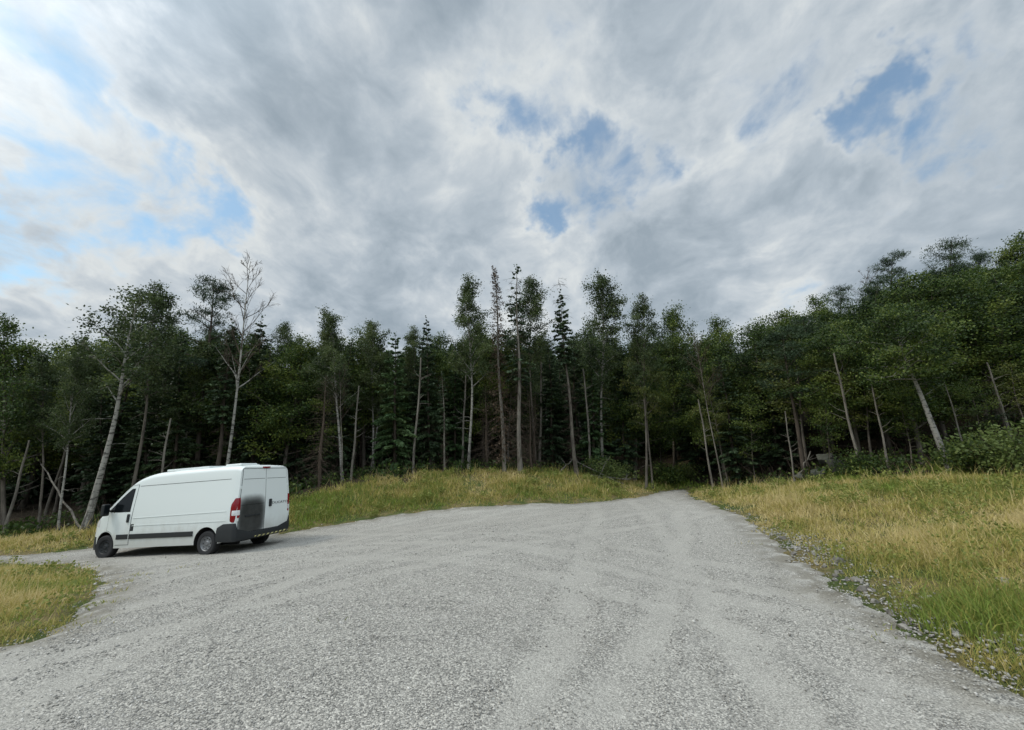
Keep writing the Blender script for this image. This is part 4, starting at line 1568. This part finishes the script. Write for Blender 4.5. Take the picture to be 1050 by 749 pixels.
def edge(key, u, v, Y, u2, v2, label, fat=1.0, rz=None, Y2=None, group=None):
    """tree whose foot is seen near pixel u at distance Y and whose tip is seen at (u2, v2)"""
    b = at(u, v, Y)
    b[2] = tz1(b[0], Y) - .1
    return plant(key, b, at(u2, v2, Y2 or Y), label, group, rz, fat)


E_ = [
    # left end
    ('round0', 2, 553, 20.5, 4, 331, 'leafy tree cut by the left picture edge, crown against the sky', .8),
    ('snag0', 3, 553, 19.6, 30, 452, 'broken pale trunk leaning right at the far left of the forest edge', 1.0),
    ('airy0', 40, 551, 20.5, 42, 362, 'thin dark aspen between the broken trunk and the slender leaning trunk', .9),
    ('birch1', 60, 551, 19.2, 84, 352, 'slender birch leaning right, next left of the big spotted birch', .75),
    ('bigbirch0', 86, 549, 18.6, 143, 300, 'big spotted birch leaning right just left of the white van', 1.1),
    ('airy1', 128, 545, 21.5, 162, 291, 'tall airy aspen rising behind the big spotted birch', 1.0),
    ('pine0', 196, 530, 24, 219, 289, 'dark pine with a layered pointed top behind the van', .9),
    ('spruce0', 176, 530, 23, 186, 345, 'dark spruce behind the van cab, left of the layered pine', 1.0),
    ('bare0', 228, 520, 21.5, 257, 268, 'leafless white birch with spreading bare twigs above the van roof', 1.0),
    ('highspruce0', 217, 520, 21.7, 238, 330, 'brown-trunked spruce standing against the leafless white birch', 1.1),
    ('spruce1', 258, 515, 23.5, 268, 326, 'dense dark spruce just right of the leafless white birch', 1.15),
    ('airy0', 286, 510, 25, 292, 332, 'slim aspen with a thin crown between dense spruce and the twin trunks', .8),
    ('spruce2', 304, 505, 24.5, 310, 356, 'dark spruce behind the right rear corner of the van', 1.1),
    ('birch2', 351, 497, 22.6, 334, 319, 'leafy birch on the left of the twin trunks above the mound', 1.05),
    ('bare1', 350, 497, 22.0, 347, 374, 'grey dead tree with crooked low branches at the left end of the mound', .8),
    ('snag0', 360, 495, 22.3, 368, 396, 'thin pale dead trunk beside the crooked grey dead tree', .8),
    ('birch1', 384, 492, 25.5, 380, 331, 'round-topped birch behind and right of the twin trunks', 1.1),
    ('lightspruce0', 404, 489, 23.8, 405, 341, 'fresh green spruce with drooping tiers behind the left of the mound', 1.0),
    ('spruce0', 441, 487, 25, 437, 326, 'dark narrow spruce between the fresh green spruce and the tall birch', .9),
    ('airy1', 425, 488, 27, 425, 336, 'aspen top showing behind the fresh green spruce', .9),
    ('sickspruce0', 456, 486, 23.4, 453, 380, 'thin brown half-dead spruce left of the tall white birch', .9),
    ('birch0', 481, 484, 24.4, 480, 285, 'tall white-stemmed birch with airy crown left of the dead spruce', .95),
    ('deadspruce0', 517, 483, 23.6, 506, 273, 'tall dead spruce with a bare brown spire at the middle of the forest edge', 1.0),
    ('sickspruce0', 534, 483, 23.5, 530, 272, 'half-dead spruce with a pale straight trunk right of the bare brown spire', 1.0),
    ('airy0', 549, 484, 25.5, 545, 285, 'bushy aspen just right of the pale-trunked half-dead spruce', 1.0),
    ('deadspruce1', 500, 484, 24.6, 498, 395, 'low brown dead spruce between the tall birch and the dead spire', 1.1),
    ('deadspruce1', 545, 484, 24.6, 543, 402, 'low dead spruce with hanging grey twigs right of the pale straight trunk', 1.1),
    ('highspruce1', 592, 487, 24.2, 574, 301, 'slim spruce with a long bare leaning trunk and small pointed top', .95),
    ('birch2', 617, 490, 27, 616, 283, 'tall airy birch with a broad crown right of the slim pointed spruce', 1.05),
    ('airy1', 663, 496, 24.2, 659, 303, 'thin aspen with pale leaning trunk left of the track mouth', .85),
    ('spruce1', 566, 486, 27.5, 562, 345, 'dark spruce filling the gap left of the slim pointed spruce', 1.1),
    ('spruce2', 640, 492, 27.5, 636, 352, 'dark spruce left of the track mouth behind the pale leaning aspen', 1.0),
    ('round1', 692, 486, 31, 691, 318, 'round-headed leafy tree beyond the end of the track', .72),
    ('round2', 742, 486, 29, 736, 331, 'round bright green leafy tree right of the track end', .85),
    ('bare1', 741, 497, 22.4, 711, 345, 'tall dead birch leaning left over the end of the track', .75),
    ('yellowish0', 747, 497, 22.8, 722, 388, 'leaning birch with sparse yellow-green leaves beside the track end', .6),
    ('snag0', 731, 498, 22.6, 716, 410, 'thin leaning pale trunk left of the dead birch at the track end', .8),
    ('yellowish0', 668, 492, 25, 655, 352, 'sparse yellow-green sapling by the pale leaning aspen', .6),
    # lower spruces that close the gaps
    ('spruce1', 322, 500, 25.5, 321, 368, 'dark spruce standing behind the leafy birch of the twin trunks', 1.2),
    ('round1', 372, 494, 27.0, 371, 345, 'leafy tree between the thin pale dead trunk and the fresh green spruce', 1.2),
    ('lightspruce0', 466, 487, 26.0, 466, 372, 'mid-green spruce behind the tall white-stemmed birch', 1.0),
    ('round0', 498, 485, 27.5, 497, 345, 'leafy tree directly behind the bare brown spire', 1.2),
    ('round2', 524, 485, 28.0, 521, 345, 'leafy tree between the bare brown spire and the pale straight trunk', 1.2),
    ('lightspruce0', 610, 489, 27.0, 606, 375, 'mid-green spruce right of the slim spruce with the leaning trunk', 1.1),
    ('round1', 650, 493, 28.0, 652, 352, 'leafy tree behind the pale leaning aspen near the track mouth', 1.2),
    ('spruce1', 148, 540, 23.0, 150, 380, 'dark spruce between the big spotted birch and the van cab', 1.2),
    ('spruce2', 105, 545, 23.0, 104, 395, 'low dark spruce behind the foot of the big spotted birch', 1.2),
    ('round0', 240, 518, 25.5, 243, 345, 'leafy tree right behind the leafless white birch', 1.2),
    # right slope
    ('lush0', 790, 488, 24, 772, 338, 'broad leafy tree at the low left end of the right slope', .9),
    ('lush1', 822, 480, 25, 806, 322, 'lush leafy tree second from the track on the right slope', .9),
    ('round0', 850, 470, 26, 838, 307, 'dense leafy tree with a rounded dark top in the middle of the right slope', .85),
    ('pine1', 872, 465, 28, 862, 296, 'dark pine breaking the skyline left of the bare twigs on the slope', .9),
    ('bare1', 905, 455, 27, 886, 281, 'leafless grey tree whose twigs stick out of the slope skyline', .85),
    ('pine0', 925, 455, 28, 915, 264, 'dark bushy pine top just right of the bare twigs on the slope', .9),
    ('round1', 905, 470, 24, 895, 300, 'leafy green tree below the bushy pine top on the slope', .9),
    ('pine1', 985, 440, 27, 976, 249, 'tallest pine with flat layered top on the right slope', 1.05),
    ('lush2', 952, 455, 23, 940, 300, 'lush tree with layered leaf sprays left of the thick leaning trunk', .9),
    ('pine0', 1012, 440, 29, 1003, 262, 'pine right of the tallest layered pine near the picture edge', .9),
    ('lush0', 1020, 455, 21, 1008, 300, 'lush leafy tree overhanging the bushes at the right', .9),
    ('round2', 1062, 440, 24, 1050, 244, 'tall leafy tree cut by the right picture edge on the slope', .9),
    ('leaner0', 977, 489, 14.6, 915, 322, 'leafy tree on the thick pale trunk leaning left at the meadow corner', .95),
    ('snag0', 880, 470, 17.2, 855, 362, 'grey bare trunk leaning left above the mossy boulders', .75),
    ('snag0', 911, 478, 16.2, 893, 392, 'crooked pale dead trunk left of the thick leaning trunk', .75),
    ('snag0', 994, 476, 15.6, 968, 392, 'thin bare trunk just right of the thick leaning trunk', .65),
    ('snag0', 1041, 462, 16.0, 1012, 372, 'pale bare trunk rising behind the bush at the far right', .85),
    ('snag0', 814, 490, 18.4, 805, 422, 'short pale dead trunk among brown twigs near the boulders', .8),
    ('yellowish0', 826, 486, 20.5, 812, 352, 'tall yellow-green tree glowing against the dark low end of the right slope', 1.2),
    ('thin0', 676, 492, 29, 674, 415, 'sapling closing the dark gap left of the track end', 1.3),
    ('thin0', 712, 494, 29, 706, 410, 'sapling in the dark gap behind the track end', 1.3),
    ('thin0', 850, 490, 18.5, 842, 395, 'low leafy sapling with flat sprays over the boulders', 1.0),
    ('thin0', 935, 480, 17.0, 918, 385, 'leafy sapling just left of the thick leaning trunk', 1.1),
    ('yellowish0', 893, 480, 18.0, 880, 375, 'yellow-green sapling under the trees of the right slope', 1.1),
    ('yellowish0', 1062, 470, 16.0, 1036, 372, 'yellow-green leafy sapling by the right picture edge', 1.1),
    ('thin0', 775, 492, 22, 768, 400, 'thin leafy sapling just right of the track end', 1.0),
    ('thin0', 1015, 478, 15.8, 990, 385, 'leafy sapling leaning left behind the big bush', 1.0),
]
for e in E_:
    edge(*e)

for u, v, Y, key, hh, lab in [(1030, 480, 13.6, 'bush0', 1.75, 'big light green bush at the right edge of the meadow'),
                              (1000, 484, 14.2, 'bush1', 1.2, 'smaller green bush at the foot of the thick leaning trunk'),
                              (622, 488, 25.3, 'bush0', 1.5, 'yellow-green bush behind the right end of the mound'),
                              (890, 482, 16.8, 'bush1', 1.1, 'dark green bush in front of the mossy boulders'),
                              (760, 496, 23.5, 'bush1', 1.0, 'low green bush right of the track end'),
                              (702, 495, 28.0, 'bush0', 1.3, 'green bush closing the end of the track'),
                              (684, 491, 27.0, 'bush1', 1.5, 'dark bush left of the bush that closes the track')]:
    b = at(u, v, Y)
    b[2] = tz1(b[0], Y) - .05
    plant(key, b, b + np.array([0, 0, hh]), lab)

# skyline of the wood, so that filling trees never stand above the ones the eye sees
SKY = [(-400, 330), (0, 348), (40, 372), (75, 362), (100, 350), (150, 335), (200, 330), (240, 338), (300, 348), (340, 345), (400, 352), (450, 345), (500, 342), (560, 348), (620, 345), (680, 352),
       (720, 352), (760, 350), (800, 335), (850, 318), (900, 296), (950, 285), (1000, 276), (1050, 264), (1400, 200)]


def fill(keys, x, y, h, label, group, fat=1.0):
    z = tz1(x, y)
    u, _ = to_px((x, y, z + h))
    lim = np.interp(u, [p[0] for p in SKY], [p[1] for p in SKY]) + random.uniform(-8, 18)
    while h > 3 and to_px((x, y, z + h))[1] < lim:
        h -= .3
    if h <= 3:
        return
    o = plant(random.choice(keys), (x, y, z - .1), (x + random.uniform(-.3, .3), y, z + h), label, group, None, fat * random.uniform(.85, 1.2) * (14 / h) ** .25)
    return o


placed = []


def spaced(x, y, d):
    if any((x - a) ** 2 + (y - b) ** 2 < d * d for a, b in placed):
        return False
    placed.append((x, y))
    return True


n_fill = 0
for k in range(6000):
    x = random.uniform(-46, 52)
    dy = random.uniform(1.6, 17) ** 1.0
    y = float(forest_y(x)) + dy
    if abs(x) / y > 1.5 or not spaced(x, y, 1.75 + dy * .04):
        continue
    if x > 8 and dy < 2.6 or x < 8 and dy < 3.6 or (x < -9 and dy < 5):
        continue
    # the track runs on into the wood; the wood is thin at its left end
    if dy < 3.5 and abs(x - 9.6 - .1 * dy) < 1.7:
        continue
    u = to_px((x, y, 3))[0]
    if u < 70 and random.random() < .4:
        continue
    if x > 13:
        if dy > 20:
            continue
        fill(['lush0', 'lush1', 'lush2', 'round0', 'round1', 'spruce1', 'spruce0', 'pine1', 'pine0', 'pine1'], x, y, random.uniform(9, 13), 'leafy or evergreen tree in the closed canopy of the right-hand slope', 'trees massed on the right slope')
    else:
        fill(['spruce0', 'spruce1', 'spruce2', 'spruce0', 'highspruce0'] if random.random() < .36 or dy < 5 else ['airy0', 'birch1', 'round0', 'round1', 'birch2', 'round2'], x, y, random.uniform(11, 16),
             'dark tree standing in the shaded depth behind the forest edge', 'trees in the shaded depth of the forest')
    n_fill += 1
    if n_fill >= 275:
        break
print('filled', n_fill)
# slim poles, dead and alive, just inside the edge
for k in range(14):
    x = random.uniform(-22, 11)
    y = float(forest_y(x)) + random.uniform(.8, 5)
    if abs(x - 9.7) < 1.5:
        continue
    fill(['deadspruce1', 'snag0', 'deadspruce1'], x, y, random.uniform(4.5, 8), 'slim dead pole among the shaded trunks just inside the forest edge', 'dead poles inside the forest edge', .7)
# the deeper wood, seen only as one dark mass between the trunks
mbx = MB()
mbt = MB()
sv = []
for k in range(900):
    x = random.uniform(-62, 75)
    y = float(forest_y(x)) + random.uniform(15, 34)
    if any((x - a) ** 2 + (y - b) ** 2 < 4.2 for a, b in sv):
        continue
    sv.append((x, y))
    z = tz1(x, y)
    h = random.uniform(12, 17)
    u, _ = to_px((x, y, z + h))
    lim = np.interp(u, [p[0] for p in SKY], [p[1] for p in SKY]) + random.uniform(6, 42)
    while h > 3 and to_px((x, y, z + h))[1] < lim:
        h -= .4
    tube(mbt, [(x, y, z), (x, y, z + h * .5), (x, y, z + h)], [.14, .09, .02], 5)
    m = 900
    tt = RNG.uniform(.06, 1, m) ** .9
    r = (2.5 * min(1, h / 12) * (1 - tt) ** .8 + .1) * np.sqrt(RNG.uniform(.05, 1, m))
    az = RNG.uniform(0, 6.28, m)
    ax = np.stack([np.cos(az), np.sin(az), RNG.uniform(-.9, .1, m)], 1)
    bx = np.cross(ax, rand_dirs(RNG, m))
    bx /= np.linalg.norm(bx, axis=1, keepdims=True)
    c = np.stack([x + r * np.cos(az), y + r * np.sin(az), z + tt * h - r * .3], 1)
    quads(mbx, c, ax * .32, bx * .17, RNG.uniform(.2, .8, m))
dw = link('deep_wood', None)
tag(dw, 'dark mass of spruces deep in the wood', kind='stuff')
link('deep_wood_foliage', mbx.mesh('deep_wood_foliage', M['spruce_needle']), dw)['kind'] = 'stuff'
link('deep_wood_trunks', mbt.mesh('deep_wood_trunks', M['spruce_bark']), dw)['kind'] = 'stuff'
# fallen wood
mfw = M['dead_bark']
for (u, v, Y, u2, v2, Y2, r, lab) in [(640, 489, 24.6, 585, 470, 25.2, .05, 'grey fallen branch leaning over the right end of the mound'),
                                      (605, 484, 25.0, 648, 492, 24.4, .06, 'fallen log lying at the right end of the mound'),
                                      (612, 489, 24.6, 626, 468, 25.4, .035, 'thin broken branch sticking up from the fallen wood'),
                                      (574, 484, 24.6, 586, 472, 25, .04, 'short pale branch leaning on the mound top'),
                                      (86, 545, 18.9, 43, 476, 20.0, .05, 'thin fallen trunk leaning diagonally against the big spotted birch'),
                                      (812, 478, 19, 832, 462, 18.6, .045, 'pale dead limb pointing right near the boulders')]:
    mbx = MB()
    p0, p1 = at(u, v, Y), at(u2, v2, Y2)
    p0[2] = tz1(p0[0], p0[1])
    p1[2] = max(p1[2], tz1(p1[0], p1[1]) + .05)
    pp = np.linspace(p0, p1, 8) + RNG.normal(size=(8, 3)) * .035
    tube(mbx, pp - p0, np.linspace(r, r * .45, 8), 7)
    for q in range(5):
        i = RNG.integers(2, 7)
        tube(mbx, curve_path(RNG, pp[i] - p0, rand_dirs(RNG, 1)[0] + np.array([0, 0, .5]), RNG.uniform(.2, .8), 4, 0, .1), [.014, .011, .008, .004], 3)
    o = link('fallen_branch', mbx.mesh('fallen_branch', mfw, True))
    o.location = p0
    tag(o, lab, 'branch')

# undergrowth in the shade: brown twigs, ferns and litter
mb1, mb2 = MB(), MB()
for k in range(900):
    x = random.uniform(-26, 30)
    y = float(forest_y(x)) + random.uniform(.2, 6)
    if abs(x - 9.7) < 1.2:
        continue
    z = tz1(x, y)
    if random.random() < .55:
        for q in range(3):
            tube(mb1, curve_path(RNG, (x, y, z), rand_dirs(RNG, 1)[0] * .7 + np.array([0, 0, .9]), random.uniform(.4, 1.6), 5, -.4, .12), np.linspace(.012, .004, 5), 3, cap=False)
    else:
        leaf_cloud(mb2, RNG, (x, y, z + .25), 40, .35, .13, .5)
tag(link('undergrowth_twigs', mb1.mesh('undergrowth_twigs', M['brown_twig'])), kind='stuff', label='dead brown twigs on the forest floor')
tag(link('undergrowth_leaves', mb2.mesh('undergrowth_leaves', M['broad_leaf'])), kind='stuff', label='low green undergrowth along the forest edge')

# ------------------------------------------------------------------ sky and light
SUN_AZ, SUN_EL = rad(-100), rad(48)      # azimuth from +Y, clockwise seen from above is positive
sd = Vector((math.sin(SUN_AZ) * math.cos(SUN_EL), math.cos(SUN_AZ) * math.cos(SUN_EL), math.sin(SUN_EL)))
w = bpy.data.worlds.new('World')
SC.world = w
w.use_nodes = True
t = NT(w.node_tree)
bg = w.node_tree.nodes['Background']
sky = t.n('ShaderNodeTexSky', sky_type='NISHITA', sun_disc=False, sun_elevation=SUN_EL, sun_rotation=SUN_AZ, air_density=1.0, dust_density=2.0, ozone_density=0.6)
d = t.vmath('NORMALIZE', t.n('ShaderNodeTexCoord').outputs['Generated'])
s = t.n('ShaderNodeSeparateXYZ', inp={0: d})
zz = t.math('ADD', t.math('MAXIMUM', s.outputs[2], 0.0), 0.42)
pl = t.n('ShaderNodeCombineXYZ', inp={0: t.math('DIVIDE', s.outputs[0], zz), 1: t.math('DIVIDE', s.outputs[1], zz), 2: 0.0}).outputs[0]


def sdir(u, v):
    p = at(u, v, 1.0) - np.array([0, 0, EYE])
    return tuple(p / np.linalg.norm(p))


def blob(u, v, px, wx=1.0):
    """soft spot of sky round a direction (px = radius in photo pixels)"""
    c = t.vmath('DOT_PRODUCT', d, sdir(u, v))
    return t.smooth(c, math.cos(px / F_PX), 1.0)


pr = t.n('ShaderNodeMapping', inp={'Vector': pl, 'Rotation': (0, 0, rad(28)), 'Scale': (1.0, 0.9, 1)}).outputs[0]
wv = t.n('ShaderNodeTexNoise', noise_dimensions='2D', inp={'Vector': pr, 'Scale': 2.6, 'Detail': 3}).outputs['Color']
sc_ = t.n('ShaderNodeVectorMath', operation='SCALE', inp={0: t.vmath('SUBTRACT', wv, (.5, .5, .5)), 'Scale': 0.16}).outputs[0]
pw = t.vmath('ADD', pr, sc_)
n1 = t.noise(pw, 2.6, 7, 0.56, dim='2D')
n2 = t.noise(t.vmath('ADD', pw, (7.3, 2.1, 0)), 6.6, 6, 0.58, dim='2D')
n4 = t.noise(t.vmath('ADD', pw, (4.4, 3.3, 0)), 15.0, 5, 0.6, dim='2D')
n3 = t.noise(t.vmath('ADD', pw, (1.7, 9.4, 0)), 2.0, 4, 0.5, dim='2D')
# puffs: a fractal cell pattern broken by fine noise
vo = t.n('ShaderNodeTexVoronoi', feature='SMOOTH_F1', voronoi_dimensions='2D', inp={'Vector': t.vmath('ADD', pw, (3.1, 5.7, 0)), 'Scale': 3.6, 'Detail': 4.0, 'Roughness': 0.55, 'Lacunarity': 2.1, 'Smoothness': 0.6})
vo.normalize = True
puff = t.math('SUBTRACT', 1.0, vo.outputs['Distance'])
wn = t.n('ShaderNodeTexNoise', inp={'Vector': d, 'Scale': 5.5, 'Detail': 5, 'Roughness': .6}).outputs['Color']
dw_ = t.vmath('NORMALIZE', t.vmath('ADD', d, t.n('ShaderNodeVectorMath', operation='SCALE', inp={0: t.vmath('SUBTRACT', wn, (.5, .5, .5)), 'Scale': 0.42}).outputs[0]))
# gaps in the cloud sheet, torn by the same noise that shapes it
hole = None
for (u, v, px, k) in [(100, 178, 78, .85), (28, 68, 60, .8), (612, 186, 60, .9), (660, 168, 48, .6), (885, 137, 44, .9), (1040, 95, 55, .7), (555, 60, 80, .55),
                      (60, 270, 90, .4), (15, 215, 60, .35), (930, 125, 50, .5), (20, 320, 100, .4), (780, 110, 60, .3)]:
    c = t.vmath('DOT_PRODUCT', dw_, sdir(u, v))
    b = t.math('MULTIPLY', t.smooth(c, math.cos(px * 1.15 / F_PX), math.cos(px * .1 / F_PX)), k)
    hole = b if hole is None else t.math('MAXIMUM', hole, b)
N = t.math('ADD', t.math('MULTIPLY', t.math('SUBTRACT', t.math('ADD', t.math('MULTIPLY', n1, .5), t.math('MULTIPLY', n2, .5)), .5), 3.6),
           t.math('MULTIPLY', t.math('SUBTRACT', puff, .62), 1.5))
raw = t.math('SUBTRACT', t.math('ADD', N, .78), t.math('MULTIPLY', hole, 1.05))
cov = t.math('ADD', t.math('MULTIPLY', t.smooth(raw, -.36, .40), .78), .22)
# thin parts are bright, thick bellies grey
thick = t.math('ADD', t.math('MULTIPLY', t.math('SUBTRACT', n4, .5), .5), t.math('ADD', t.math('MULTIPLY', t.smooth(raw, .1, 1.6), .62), t.math('MULTIPLY', t.smooth(t.math('ADD', t.math('MULTIPLY', n2, .3), t.math('MULTIPLY', n3, .75)), .40, .66), .42)))
c_cloud = t.ramp(thick, [(0.0, (0.64, 0.675, 0.685)), (0.22, (0.515, 0.565, 0.605)), (0.55, (0.40, 0.46, 0.515)), (1.0, (0.29, 0.35, 0.405))])
# the veiled sun brightens the sheet round it; added brightness in the unseen sheet overhead and behind the viewer lights the scene
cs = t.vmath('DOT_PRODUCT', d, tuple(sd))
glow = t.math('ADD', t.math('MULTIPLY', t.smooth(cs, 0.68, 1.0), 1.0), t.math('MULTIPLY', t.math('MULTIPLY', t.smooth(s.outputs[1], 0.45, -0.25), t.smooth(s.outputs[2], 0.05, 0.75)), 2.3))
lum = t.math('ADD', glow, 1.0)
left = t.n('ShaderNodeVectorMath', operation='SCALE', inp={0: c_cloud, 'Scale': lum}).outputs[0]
skyc = t.vmath('MULTIPLY', t.n('ShaderNodeVectorMath', operation='SCALE', inp={0: sky.outputs[0], 'Scale': 0.15}).outputs[0], (0.72, 1.03, 1.08))
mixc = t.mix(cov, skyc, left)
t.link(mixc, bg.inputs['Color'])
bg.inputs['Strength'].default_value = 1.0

sl = bpy.data.lights.new('sun', 'SUN')
sl.energy = 1.5
sl.angle = rad(14)
sl.color = (1.0, 0.93, 0.80)
so = bpy.data.objects.new('sun', sl)
so.rotation_euler = (-sd).to_track_quat('-Z', 'Y').to_euler()
so.location = (0, 0, 50)
COL.objects.link(so)

SC.render.engine = 'CYCLES'
SC.view_settings.view_transform = 'Standard'
SC.view_settings.look = 'None'
SC.view_settings.exposure = 0.15
SC.view_settings.gamma = 1.0
SC.cycles.max_bounces = 5
SC.cycles.diffuse_bounces = 3
SC.cycles.transmission_bounces = 3
SC.cycles.use_denoising = True
SC.render.film_transparent = False
